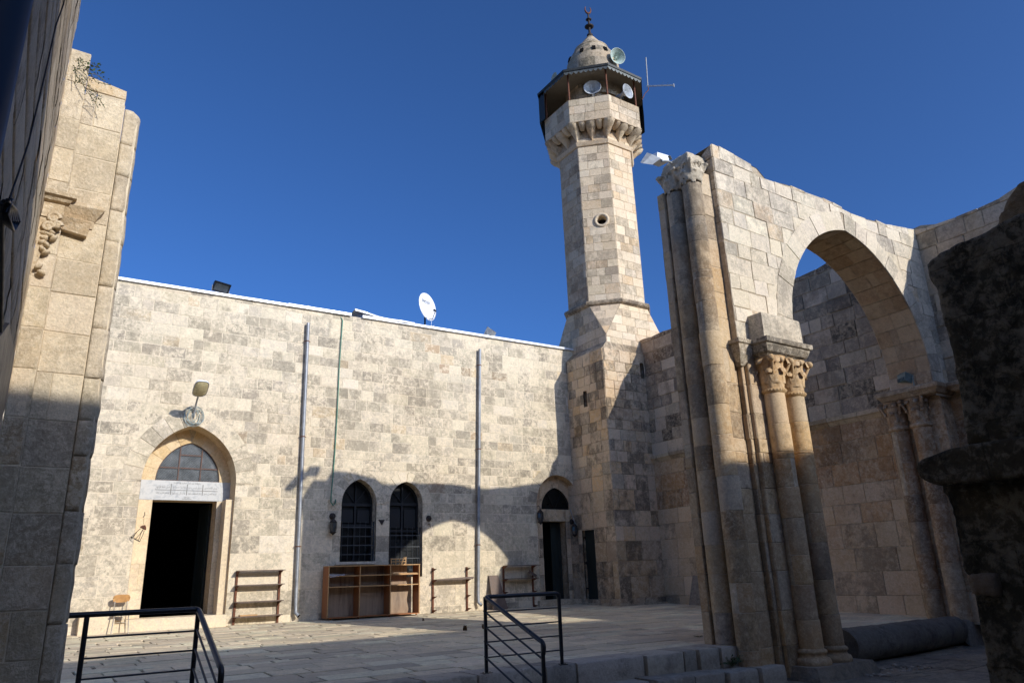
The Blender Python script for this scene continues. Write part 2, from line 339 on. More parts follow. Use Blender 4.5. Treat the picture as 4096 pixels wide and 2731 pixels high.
def rowlist(rng, v0, v1, h0, h1):
    r = [v0]
    while r[-1] < v1-h0*0.6: r.append(r[-1]+rng.uniform(h0, h1))
    k = (v1-v0)/(r[-1]-v0); return [v0+(x-v0)*k for x in r]
def masonry(mb, F, u0, u1, rows, wr, cuts=(), pal=PAL_MAIN, joint=0.012, dep=(0.010, 0.022), seed=1, top=None, m=0, usub=0.0, bevel=0.008, wob=0.004, palf=None):
    """courses of single stones on the frame F(u, v, out): each stone its own length, tint and face depth"""
    rng = random.Random(seed)
    for r in range(len(rows)-1):
        va, vb = rows[r], rows[r+1]; u = u0 - rng.uniform(0, wr[1]*0.6)
        first = True
        while u < u1-0.01:
            wdt = rng.uniform(*wr)*(1.25 if rng.random() < .15 else 1)*min(1.4, max(.75, (vb-va)/((rows[-1]-rows[0])/(len(rows)-1))))
            a, b = max(u, u0), min(u+wdt, u1)
            if u1-b < wr[0]*0.4: b = u1
            u = b if b >= u1 else u+wdt
            if b-a < 0.03: continue
            tb_a = tb_b = vb
            if top:
                ta, tb2 = top(a+.01), top(b-.01)
                if min(ta, tb2) < va+0.04: continue
                tb_a, tb_b = min(vb, ta), min(vb, tb2)
            j = joint/2; tint = pick(rng, palf(0.5*(a+b), 0.5*(va+vb)) if palf else pal); d1 = rng.uniform(*dep)
            wq = [(rng.uniform(-wob, wob), rng.uniform(-wob, wob)) for _ in range(4)]
            P = [(a+j+wq[0][0], va+j+wq[0][1]), (b-j+wq[1][0], va+j+wq[1][1]), (b-j+wq[2][0], tb_b-j+wq[2][1]), (a+j+wq[3][0], tb_a-j+wq[3][1])]
            pl = [P]; whole = True
            for c in cuts:
                n0 = pl; pl = subtract(pl, c)
                if pl is not n0 and (len(pl) != len(n0) or any(x is not y for x, y in zip(pl, n0))): whole = False
            for Q in pl:
                Q = ccw(Q)
                if usub and len(Q) == 4 and whole:
                    ns = max(1, int((b-a)/usub+.5))
                    rowsg = []
                    for (dd, ins) in ((-0.03, 0), (d1-bevel*.6, 0), (d1, bevel), ):
                        rowsg.append((dd, ins))
                    def PT(s_, vv): # s_ 0..1 ; vv 0/1
                        ul = Q[0] if vv == 0 else Q[3]; ur = Q[1] if vv == 0 else Q[2]
                        return (ul[0]+(ur[0]-ul[0])*s_, ul[1]+(ur[1]-ul[1])*s_)
                    g = []
                    for vv, dd, iv in ((0, -0.03, 0), (0, d1-bevel*.6, 0), (0, d1, bevel), (1, d1, -bevel), (1, d1-bevel*.6, 0), (1, -0.03, 0)):
                        g.append([F(PT(k/ns, vv)[0], PT(k/ns, vv)[1]+iv, dd) for k in range(ns+1)])
                    for gi in range(5): mb.grid([g[gi], g[gi+1]], tint, m, gi == 2)
                    for e in (0, ns): mb.face([g[0][e], g[2][e], g[3][e], g[5][e]], tint, m)
                    continue
                cu = sum(p[0] for p in Q)/len(Q); cv = sum(p[1] for p in Q)/len(Q)
                back = [F(p[0], p[1], -0.03) for p in Q]
                if whole:
                    wu = max(p[0] for p in Q)-min(p[0] for p in Q); hv = max(p[1] for p in Q)-min(p[1] for p in Q)
                    ku, kv = max(0.5, 1-2*bevel/max(wu, .02)), max(0.5, 1-2*bevel/max(hv, .02))
                    mid = [F(p[0], p[1], d1-bevel*.7) for p in Q]
                    frt = [F(cu+(p[0]-cu)*ku, cv+(p[1]-cv)*kv, d1) for p in Q]
                    mb.face(frt, tint, m); N = len(Q)
                    for i in range(N):
                        k = (i+1) % N; mb.face([mid[i], mid[k], frt[k], frt[i]], tint, m); mb.face([back[i], back[k], mid[k], mid[i]], tint, m)
                else:
                    frt = [F(p[0], p[1], d1) for p in Q]; mb.face(frt, tint, m); N = len(Q)
                    for i in range(N):
                        k = (i+1) % N; mb.face([back[i], back[k], frt[k], frt[i]], tint, m)
def sheet(mb, F, u0, u1, v0, v1, cuts=(), d=0.0, m=1, top=None, du=2.0, tint=(.45, .41, .34, .5), flip=False):
    n = max(1, int((u1-u0)/du+.5)); pl = []
    for i in range(n):
        a, b = u0+(u1-u0)*i/n, u0+(u1-u0)*(i+1)/n
        ta, tb = (min(v1, top(a)), min(v1, top(b))) if top else (v1, v1)
        pl.append([(a, v0), (b, v0), (b, tb), (a, ta)])
    for c in cuts: pl = subtract(pl, c)
    for P in pl:
        P = ccw(P)
        if flip: P = P[::-1]
        mb.face([F(p[0], p[1], d) for p in P], tint, m)
def arch(uL, uR, vs, va, n=10):
    """points of a two-centred pointed arch from the left spring over the apex to the right spring"""
    c = (uL+uR)/2; a = c-uL; h = va-vs; r = (a*a+h*h)/(2*a); th = math.atan2(h, r-a) if r != a else math.pi/2
    L = [(uL+r-r*math.cos(th*i/n), vs+r*math.sin(th*i/n)) for i in range(n+1)]
    Rr = [(2*c-x, y) for x, y in L[:-1]][::-1]
    return L+Rr
def voussoirs(mb, F, uL, uR, vs, va, ring, ns, pal, seed, dep=(0.012, 0.022), joint=0.008, m=0, dback=-0.03):
    rng = random.Random(seed)
    c = (uL+uR)/2; a = c-uL; h = va-vs; r = (a*a+h*h)/(2*a); th = math.atan2(h, r-a)
    for side in (0, 1):
        for i in range(ns):
            t0, t1 = th*i/ns, th*(i+1)/ns; g = joint/2/r; t0 += g; t1 -= g
            tint = pick(rng, pal); d1 = rng.uniform(*dep); sub = 3
            inn = []; out = []
            for k in range(sub+1):
                t = t0+(t1-t0)*k/sub
                for R_, L in ((r, inn), (r+ring*rng.uniform(.97, 1.03) if k in (0, sub) else r+ring, out)):
                    x = uL+r-R_*math.cos(t); y = vs+R_*math.sin(t)
                    if side == 0: x = min(x, c-0.003)
                    L.append((x if side == 0 else 2*c-x, y))
            for k in range(sub):
                Q = ccw([inn[k], inn[k+1], out[k+1], out[k]])
                f = [F(p[0], p[1], d1) for p in Q]; b_ = [F(p[0], p[1], dback) for p in Q]
                mb.face(f, tint, m)
                for q in range(4): mb.face([b_[q], b_[(q+1) % 4], f[(q+1) % 4], f[q]], tint, m)
def ringpoly(uL, uR, vs, va, ring, n=10):
    c = (uL+uR)/2; a = c-uL; h = va-vs; r = (a*a+h*h)/(2*a)
    R_ = r+ring; x0 = uL+r; th = math.acos(max(-1, min(1, (x0-c)/R_)))
    L = [(x0-R_*math.cos(th*i/n), vs+R_*math.sin(th*i/n)) for i in range(n+1)]
    return L+[(2*c-x, y) for x, y in L[:-1]][::-1]
def reveal(mb, F, pts, depth, pal, seed, m=0, step=0.4, dtop=0.0):
    """stones lining an opening: pts runs along its edge"""
    rng = random.Random(seed); acc = 0; t = pick(rng, pal)
    for p, q in zip(pts[:-1], pts[1:]):
        L = math.hypot(q[0]-p[0], q[1]-p[1]); k = max(1, int(L/step+.5))
        for i in range(k):
            a = (p[0]+(q[0]-p[0])*i/k, p[1]+(q[1]-p[1])*i/k); b = (p[0]+(q[0]-p[0])*(i+1)/k, p[1]+(q[1]-p[1])*(i+1)/k)
            acc += L/k
            if acc > step: acc = 0; t = pick(rng, pal)
            mb.face([F(a[0], a[1], dtop), F(b[0], b[1], dtop), F(b[0], b[1], -depth), F(a[0], a[1], -depth)], t, m)
def pwl(pts):
    def f(x):
        if x <= pts[0][0]: return pts[0][1]
        for (a, b), (c, d) in zip(pts[:-1], pts[1:]):
            if x <= c: return b+(d-b)*(x-a)/(c-a) if c > a else d
        return pts[-1][1]
    return f
def text_mesh(s, size, align='CENTER'):
    cu = bpy.data.curves.new('txt', 'FONT'); cu.body = s; cu.size = size; cu.align_x = align; cu.extrude = 0.0015
    o = bpy.data.objects.new('txt', cu); COL.objects.link(o)
    dg = bpy.context.evaluated_depsgraph_get(); dg.update()
    me = bpy.data.meshes.new_from_object(o.evaluated_get(dg)); bpy.data.objects.remove(o)
    vs = [v.co.copy() for v in me.vertices]; fs = [tuple(p.vertices) for p in me.polygons]; bpy.data.meshes.remove(me)
    return vs, fs
def displaced(o, amp, size, sub=0, vox=0.0, kind='CLOUDS', second=None):
    if vox:
        r = o.modifiers.new('r', 'REMESH'); r.mode = 'VOXEL'; r.voxel_size = vox; r.use_smooth_shade = True
    if sub: o.modifiers.new('s', 'SUBSURF').levels = sub; o.modifiers['s'].render_levels = sub
    for i, (a, s_) in enumerate([(amp, size)]+([second] if second else [])):
        tx = bpy.data.textures.new('rough', 'CLOUDS'); tx.noise_scale = s_; tx.noise_depth = 4
        d = o.modifiers.new('d%d' % i, 'DISPLACE'); d.texture = tx; d.strength = a; d.mid_level = 0.5; d.texture_coords = 'GLOBAL'
    return o
# ================================================================ SETTING
def zf(x, y):
    k = max(0.0, min(1.0, (y-8.1)/(D-8.1))); return 0.245*k - 0.02*(1-k)*max(0, min(1, x/17))
mb = MB()
for i in range(-12, 12):
    for j in range(-12, 12):
        x0, x1, y0, y1 = i*50, i*50+50, j*50, j*50+50
        mb.face([(x0, y0, -0.62), (x1, y0, -0.62), (x1, y1, -0.62), (x0, y1, -0.62)], (.3, .26, .2, .5))
tag(mb.build('ground', S_GAP), kind='structure')
# upper paved court: single slabs laid in rows on a bed
STEP_E = pwl([(-1, 8.17), (6, 8.15), (8.2, 8.08), (9.4, 7.95)])
rng = random.Random(5); mb = MB()
FF = lambda u, v, d: (u, v, zf(u, v)+d)
rows = rowlist(rng, 8.62, D-0.02, 0.26, 0.46)
masonry(mb, FF, -1.0, XR, rows, (0.34, 0.85), pal=PAL_FLOOR, joint=0.024, dep=(0.002, 0.012), seed=7, bevel=0.007, wob=0.020)
n = 40
for i in range(n):
    x0, x1 = -1+(XR+1)*i/n, -1+(XR+1)*(i+1)/n
    for j in range(8):
        y0, y1 = 8.35+(D+.3-8.35)*j/8, 8.35+(D+.3-8.35)*(j+1)/8
        mb.face([(x0, y0, zf(x0, y0)-.016), (x1, y0, zf(x1, y0)-.016), (x1, y1, zf(x1, y1)-.016), (x0, y1, zf(x0, y1)-.016)], (.2, .18, .15, .5), 1)
mb.face([(-1, 8.35, -.03), (-1, 8.35, -.6), (XR, 8.35, -.6), (XR, 8.35, -.05)], (.2, .18, .15, .5), 1)
tag(mb.build('courtyard_pavement', [S_FLOOR, S_GAP]), kind='structure')
# lower court: worn slabs
mb = MB()
FL = lambda u, v, d: (u, v, ZLOW+d+0.012*math.sin(u*2.1)*math.sin(v*1.7))
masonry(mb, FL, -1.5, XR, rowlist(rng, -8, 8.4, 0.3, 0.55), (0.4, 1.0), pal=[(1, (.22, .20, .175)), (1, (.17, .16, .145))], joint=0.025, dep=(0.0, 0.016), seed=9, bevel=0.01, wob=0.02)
sheet(mb, FL, -1.5, XR, -8, 8.4, d=-0.02, m=1)
tag(mb.build('lower_court_pavement', [S_FLOOR, S_GAP]), kind='structure')

# ---- stone steps: long kerb blocks with broken arrises
def rough_block(mb, x0, x1, y0, y1, z0, z1, rng, tint, rnd=0.03):
    """kerb block: rounded front arris (towards -y), uneven face"""
    nx = max(3, int((x1-x0)/0.09)); prof = [(y1, z1), (y0+rnd*2, z1), (y0+rnd*.8, z1-rnd*.25), (y0, z1-rnd), (y0, z0+(z1-z0)*.5), (y0, z0)]
    rows_ = []
    for (yy, zz) in prof:
        rows_.append([Vector((x0+(x1-x0)*k/nx, yy, zz)) for k in range(nx+1)])
    for a, row in enumerate(rows_):
        for k, p in enumerate(row):
            nn = noise.noise_vector(p*5.0)*0.012 + noise.noise_vector(p*17.0)*0.012
            e = 0.0
            if k in (0, nx) and a >= 1: e = 0.012
            row[k] = p+Vector((nn.x*.3, nn.y+e, nn.z*(1 if a > 0 else 0)))
    mb.grid(rows_, tint, 0, True)
    for k in (0, nx): mb.face([r[k] for r in rows_], tint, 0)
steps = thing('stone_steps', 'grey stone steps with rough kerb blocks rising from the lower court to the paved court', 'steps', (5, 7.9, ZLOW))
rng = random.Random(21)
mb = MB(); xs = [-1.0]
for X in [onZ(x, y, 0)[0] for x, y in ((1092, 1550), (1210, 1540), (1262, 1534), (1352, 1528), (1474, 1506), (1568, 1497), (1605, 1494), (1668, 1490), (1705, 1485))]: xs.append(X)
xs = [-1.0, 0.2, 1.3, 2.2, 3.3, 4.15] + [X for X in xs[1:] if X > 4.5]
for a, b in zip(xs[:-1], xs[1:]):
    y0 = STEP_E((a+b)/2)+rng.uniform(-.02, .03); y0 -= 0.0
    rough_block(mb, a+.012, b-.014, y0, 8.64, -0.30, 0.012, rng, pick(rng, PAL_STEP), 0.016)
mb.build('upper_step', S_STEP, steps)
mb = MB(); x = -1.0
while x < 9.7:
    b = min(9.75, x+rng.uniform(.45, .95)); y0 = 7.78 + rng.uniform(-.03, .03) - (0.12 if x > 7 else 0) - (0.1 if x > 8.4 else 0)
    rough_block(mb, x+.012, b-.012, y0, 8.2, -0.52, -0.255+rng.uniform(-.012, .012), rng, pick(rng, PAL_STEP), 0.020); x = b
mb.build('lower_step', S_STEP, steps)

# ================================================================ BACK BUILDING
FM = lambda u, v, d: (u, D-d, v)
def pm(x, y, off=0.0):
    p = onY(x, y, D+off); return (p[0], p[2])
s2 = lambda x, y: (x/K, y/K)
hall = thing('prayer_hall', 'long pale limestone hall closing the court, with arched door and twin arched windows', 'building', (7, D, 0.2))
TOPZ = pwl([(-4, 8.22), (1.4, 8.28), (7.1, 8.36), (15.5, 8.47)])
# openings
dl = pm(*s2(556, 1990))[0]; dr = pm(544, 1079)[0]; dapex = pm(447.5, 976)[1]; dspr = pm(544, 1110)[1]
dfloor = zf(4, D)-.02
door_arch = arch(dl, dr, dspr, dapex, 12); door_rect = [(dl, dfloor), (dr, dfloor), (dr, dspr), (dl, dspr)]
c5 = lambda x, y: s2(1250+x*.3953, 1880+y*.3953)
W1 = dict(l=pm(*c5(284, 600))[0], r=pm(*c5(640, 600))[0], s=pm(*c5(285, 330))[1], a=pm(*c5(478, 90))[1], b=pm(*c5(265, 925))[1])
W2 = dict(l=pm(*c5(776, 600))[0], r=pm(*c5(1110, 600))[0], s=pm(*c5(945, 330))[1], a=pm(*c5(945, 116))[1], b=pm(*c5(770, 1075))[1]-.02)
c6 = lambda x, y: s2(2100+x*.3825, 1850+y*.3825)
E2 = dict(l=pm(*c6(124, 500))[0], r=pm(*c6(572, 520))[0], s=pm(*c6(350, 420))[1], a=pm(*c6(350, 130))[1], b=zf(14, D)-.02)
cuts = [door_arch, door_rect]
rings = [ringpoly(dl, dr, dspr, dapex, 0.42)]
for W_ in (W1, W2, E2):
    cuts += [arch(W_['l'], W_['r'], W_['s'], W_['a'], 10), [(W_['l'], W_['b']), (W_['r'], W_['b']), (W_['r'], W_['s']), (W_['l'], W_['s'])]]
rings += [ringpoly(W1['l'], W1['r'], W1['s'], W1['a'], .27), ringpoly(W2['l'], W2['r'], W2['s'], W2['a'], .27), ringpoly(E2['l'], E2['r'], E2['s'], E2['a'], .30)]
mb = MB(); rng = random.Random(3)
rows = [0.1, .42, .98, 1.42, 1.86, 2.28, 2.66, 3.0] ; rows = rows[:-1] + rowlist(rng, 2.66, 8.2, .235, .31)[0:] ; rows = sorted(set(rows))
rows.append(8.5)
masonry(mb, FM, -4, 15.3, [r for r in rows if r < 2.7], (.5, 1.05), cuts+rings[0:0], pal=PAL_MAIN, joint=.014, dep=(.002, .008), seed=11, bevel=.005, top=TOPZ)
masonry(mb, FM, -4, 15.3, [r for r in rows if r > 2.6], (.24, .66), cuts+rings, pal=PAL_MAIN, joint=.017, dep=(.001, .009), seed=12, bevel=.005, top=TOPZ)
sheet(mb, FM, -4, 15.4, -.3, 9, cuts, 0.0, 1, TOPZ)
voussoirs(mb, FM, dl, dr, dspr, dapex, .42, 7, PAL_MAIN, 31)
for W_, rg, sd_ in ((W1, .27, 32), (W2, .27, 33), (E2, .30, 34)): voussoirs(mb, FM, W_['l'], W_['r'], W_['s'], W_['a'], rg, 5, PAL_MAIN, sd_)
# lining of the openings
PAL_OCH = [(3, (.60, .50, .36)), (2, (.62, .55, .43)), (1, (.52, .40, .26))]
reveal(mb, FM, [(dl, dfloor), (dl, dspr)]+door_arch[1:]+[(dr, dfloor)], .58, PAL_OCH, 41, 2, .5, .014)
for W_ in (W1, W2): reveal(mb, FM, [(W_['l'], W_['b']), (W_['l'], W_['s'])]+arch(W_['l'], W_['r'], W_['s'], W_['a'], 10)[1:]+[(W_['r'], W_['b']), (W_['l'], W_['b'])], .35, [(1, (.30, .27, .22))], 42, 0, .4, .014)
reveal(mb, FM, [(E2['l'], E2['b']), (E2['l'], E2['s'])]+arch(E2['l'], E2['r'], E2['s'], E2['a'], 10)[1:]+[(E2['r'], E2['b'])], .30, [(1, (.50, .32, .19)), (1, (.45, .33, .22))], 43, 2, .4, .014)
hw = mb.build('stone_wall', [S_MAIN, S_MORTAR, CREAMO], hall)
# door recess back wall with opening
DB = .56; FB = lambda u, v, d: (u, D+DB-d, v)
ol, orr = pm(*s2(400+473*.4464, 1450+1215*.4464), DB)[0], pm(*s2(400+1048*.4464, 1450+1230*.4464), DB)[0]
otop = pm(424, 1149, DB)[1]; obot = pm(*s2(700, 2462), DB)[1]
c4 = lambda x, y: s2(400+x*.4464, 1450+y*.4464)
ll, lr, lb, la = pm(*c4(490, 1058), DB)[0], pm(*c4(1068, 1070), DB)[0], pm(*c4(780, 1064), DB)[1], pm(*c4(825, 718), DB)[1]
mb = MB(); lun = arch(ll, lr, lb, la, 10); opn = [(ol, obot), (orr, obot), (orr, otop), (ol, otop)]
slabz0, slabz1 = otop, pm(*c4(780, 1062), DB)[1]
slab = [(ll-.42, slabz0), (lr+.28, slabz0), (lr+.28, slabz1), (ll-.42, slabz1)]
masonry(mb, FB, dl-.05, dr+.05, rowlist(rng, .1, otop, .38, .6), (.4, .8), [opn, lun], pal=[(3, (.62, .57, .48)), (2, (.60, .54, .43))], joint=.006, dep=(.008, .012), seed=51)
voussoirs(mb, FB, ll, lr, lb, la, .42, 5, [(3, (.62, .49, .31)), (2, (.62, .53, .39))], 52, joint=.006)
sheet(mb, FB, dl-.1, dr+.1, 0, dapex+.2, [opn, lun, slab], 0.004, 0)
reveal(mb, FB, [(ol, obot), (ol, otop), (orr, otop), (orr, obot)], .5, [(1, (.5, .42, .3))], 53, 0, .5, .010)
reveal(mb, FB, lun+[lun[0]], .12, [(1, (.4, .33, .24))], 54, 0, .5, .010)
mb.build('door_surround', [CREAMO], hall)
# right jamb pilaster inside the recess, threshold
mb = MB(); mb.box((dr-.17, D+.10, dfloor), (dr+.02, D+.5, pm(538, 1146)[1]), (.60, .53, .42, .4)); mb.box((dl-.3, D-.16, -.1), (dr+.0, D+.58, obot-.004), (.62, .57, .48, .3))
mb.build('threshold', [CREAMO], hall)
# marble lintel with inscription
mb = MB(); mb.box((slab[0][0], D+DB-.018, slabz0), (slab[1][0], D+DB+.05, slabz1)); lint = mb.build('marble_lintel', MARBLE, hall)
import unicodedata
_form = {}
for c_ in range(0xFE70, 0xFEFF):
    dcm = unicodedata.decomposition(chr(c_)).split()
    if len(dcm) >= 2 and dcm[0] in ('<initial>', '<medial>', '<final>', '<isolated>'):
        _form[(''.join(chr(int(h, 16)) for h in dcm[1:]), dcm[0][1:-1])] = chr(c_)
def shape_ar(s):
    s = s.replace('لا', '\uE000').replace('لأ', '\uE001'); out = []
    lig = {'\uE000': 'لا', '\uE001': 'لأ'}
    key = lambda ch: lig.get(ch, ch)
    dual = lambda ch: (key(ch), 'initial') in _form
    join_prev = lambda ch: (key(ch), 'final') in _form
    for i, ch in enumerate(s):
        p = i > 0 and dual(s[i-1]) and join_prev(ch); nx_ = i+1 < len(s) and dual(ch) and join_prev(s[i+1])
        f = 'medial' if p and nx_ else 'final' if p else 'initial' if nx_ else 'isolated'
        out.append(_form.get((key(ch), f), _form.get((key(ch), 'isolated'), ch)))
    return ''.join(out[::-1])
mb = MB(); uc = (ll+lr)/2; H = slabz1-slabz0; WD = lr-ll
def put(s, uc_, vc, width, hgt):
    vs, fs = text_mesh(s, 1.0)
    if not vs: return
    x0, x1 = min(v.x for v in vs), max(v.x for v in vs); y0, y1 = min(v.y for v in vs), max(v.y for v in vs)
    kx, ky = width/max(.01, x1-x0), hgt/max(.01, y1-y0); i = len(mb.v)
    mb.v += [(uc_+(v.x-(x0+x1)/2)*kx, D+DB-.0195-v.z, vc+(v.y-(y0+y1)/2)*ky) for v in vs]
    for f in fs: mb.f.append(tuple(i+k for k in f)); mb.t.append((.2, .2, .2, 1)); mb.m.append(0); mb.s.append(False)
put(shape_ar('سلطاننا عبد الخا'), uc+.11*WD, slabz0+H*.89, WD*.2, H*.13); put(shape_ar('لعظيم بها القضا'), uc-.11*WD, slabz0+H*.88, WD*.2, H*.13)
for i, s_ in enumerate(('وسعى الإمام لمسير', 'يدوم بأيسر رضا', 'غازيا سراج', 'اصل الغلا قرانها')): put(shape_ar(s_), ll+WD*(.87-.245*i), slabz0+H*.66, WD*.20, H*.17)
for i, s_ in enumerate(('قدرعا لأقصى جامع', 'رزق المسلمون ولهم', 'عات الى مسكنها', 'وستم لعصر ايضا')): put(shape_ar(s_), ll+WD*(.87-.245*i), slabz0+H*.36, WD*.20, H*.16)
put('\u0661\u0663\u0661\u0660', uc+.01*WD, slabz0+H*.16, WD*.09, H*.09)
yy = D+DB-.019
mb.box((ll+.02, yy-.003, slabz0+H*.50), (lr-.02, yy+.003, slabz0+H*.53)); mb.box((uc-.09, yy-.003, slabz0+H*.07), (uc+.12, yy+.003, slabz0+H*.09))
for i in (.255, .5, .745): mb.box((ll+WD*i-.010, yy-.0035, slabz0+H*.28), (ll+WD*i+.010, yy+.0025, slabz0+H*.84))
ins = mb.build('inscription', ENGR); ins.parent = lint; ins.matrix_parent_inverse = lint.matrix_world.inverted() if False else Matrix.Translation(-hall.location)
ins.matrix_parent_inverse = (Matrix.Translation(hall.location) @ lint.matrix_parent_inverse).inverted()
def sub(o, parent):
    """third level: parent under a part, keeping world place"""
    root = parent.parent
    o.parent = parent; o.matrix_parent_inverse = (Matrix.Translation(root.location) @ parent.matrix_parent_inverse).inverted()
    return o
sub(ins, lint)
# lunette window
mb = MB(); mb.face([(p[0], D+DB+.06, p[1]) for p in ccw(lun)]); lw = mb.build('lunette_window', GLASSD, hall)
mb = MB(); pts = [(p[0], D+DB+.035, p[1]) for p in lun]; mb.tube(pts, .022, 6); mb.tube([pts[0], pts[-1]], .025, 6)
zz = lb+(la-lb)*.34
for fx in (.345, .69): 
    u = ll+WD*fx; mb.box((u-.014, D+DB+.02, lb), (u+.014, D+DB+.045, lb+(la-lb)*(.93 if fx < .5 else .86)))
hh = (zz-lb)
mb.box((ll+.05, D+DB+.021, zz-.014), (lr-.05, D+DB+.044, zz+.014)); mb.box((ll+WD*.345, D+DB+.021, lb+(la-lb)*.66), (ll+WD*.69, D+DB+.044, lb+(la-lb)*.69))
sub(mb.build('rusty_bars', RUST), lw)
# mesh grille in front (fine wires)
mb = MB(); step = .035
def in_arch(u, v, A):
    u0_, u1_, vs_, va_ = A
    if v < vs_: return u0_ < u < u1_
    c = (u0_+u1_)/2; a = c-u0_; h = va_-vs_; r = (a*a+h*h)/(2*a); uu = u if u <= c else 2*c-u
    return (uu-(u0_+r))**2+(v-vs_)**2 < r*r and uu > u0_
for sgn in (1, -1):
    k = -60
    for k in range(-60, 60):
        seg = []
        for q in range(0, 41):
            v = lb+(la-lb)*q/40; u = uc+k*step+sgn*(v-lb)*.6
            if in_arch(u, v, (ll, lr, lb, la)): seg.append((u, D+DB+.012, v))
        if len(seg) > 1: mb.bar(seg[0], seg[-1], .0035, .0035)
sub(mb.build('wire_mesh', plain('wire_mesh_metal', (.16, .17, .17), .6, .3)), lw)
# dark interior behind door, open door leaf
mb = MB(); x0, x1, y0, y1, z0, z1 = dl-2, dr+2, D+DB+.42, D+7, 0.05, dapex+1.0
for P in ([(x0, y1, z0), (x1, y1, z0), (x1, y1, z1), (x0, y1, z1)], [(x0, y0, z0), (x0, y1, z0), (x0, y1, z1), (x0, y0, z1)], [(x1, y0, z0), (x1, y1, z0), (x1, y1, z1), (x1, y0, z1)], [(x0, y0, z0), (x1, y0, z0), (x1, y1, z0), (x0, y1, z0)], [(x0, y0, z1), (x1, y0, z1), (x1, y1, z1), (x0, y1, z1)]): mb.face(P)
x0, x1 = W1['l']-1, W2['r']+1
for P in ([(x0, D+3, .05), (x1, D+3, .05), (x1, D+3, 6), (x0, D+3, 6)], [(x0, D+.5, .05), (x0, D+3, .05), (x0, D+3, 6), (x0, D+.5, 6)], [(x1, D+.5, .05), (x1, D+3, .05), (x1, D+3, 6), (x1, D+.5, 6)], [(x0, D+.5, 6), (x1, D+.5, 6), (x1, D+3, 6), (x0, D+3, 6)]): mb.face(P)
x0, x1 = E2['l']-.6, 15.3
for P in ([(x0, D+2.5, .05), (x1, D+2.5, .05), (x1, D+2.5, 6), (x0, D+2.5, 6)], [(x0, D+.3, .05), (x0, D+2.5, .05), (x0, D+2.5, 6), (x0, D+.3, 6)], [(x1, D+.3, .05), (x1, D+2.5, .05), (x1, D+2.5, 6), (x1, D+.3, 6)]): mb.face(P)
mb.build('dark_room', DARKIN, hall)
def panel_door(name, p, ang, wd, h, mat, parent, panels=3, handle=True):
    m2 = MB(); ca, sa = math.cos(ang), math.sin(ang)
    def Q(u, t, z): return (p[0]+ca*u-sa*t, p[1]+sa*u+ca*t, p[2]+z)
    def bx(u0, u1, t0, t1, z0, z1): m2.hexa([Q(u0, t0, z0), Q(u1, t0, z0), Q(u1, t1, z0), Q(u0, t1, z0), Q(u0, t0, z1), Q(u1, t0, z1), Q(u1, t1, z1), Q(u0, t1, z1)])
    bx(0, wd, .012, .04, 0, h); fr = .09
    bx(0, fr, 0, .05, 0, h); bx(wd-fr, wd, 0, .05, 0, h)
    for k in range(panels+1):
        z = k*(h-fr)/panels; bx(fr, wd-fr, 0, .05, z, z+fr)
    for k in range(panels):
        z = k*(h-fr)/panels; bx(fr+.06, wd-fr-.06, .004, .046, z+fr+.06, z+(h-fr)/panels-.06)
    o = m2.build(name, mat, parent)
    if handle:
        m3 = MB(); m3.tube([Q(wd-.06, -.05, h*.45), Q(wd-.06, -.05, h*.5)], .012, 8); m3.tube([Q(wd-.06, -.05, h*.475), Q(wd-.06, .0, h*.475)], .009, 6)
        sub(m3.build('handle', DIRON), o)
    return o
panel_door('door_leaf', (orr-.02, D+DB+.46, obot), math.radians(97), .74, otop-obot-.03, GREEND, hall, 4)
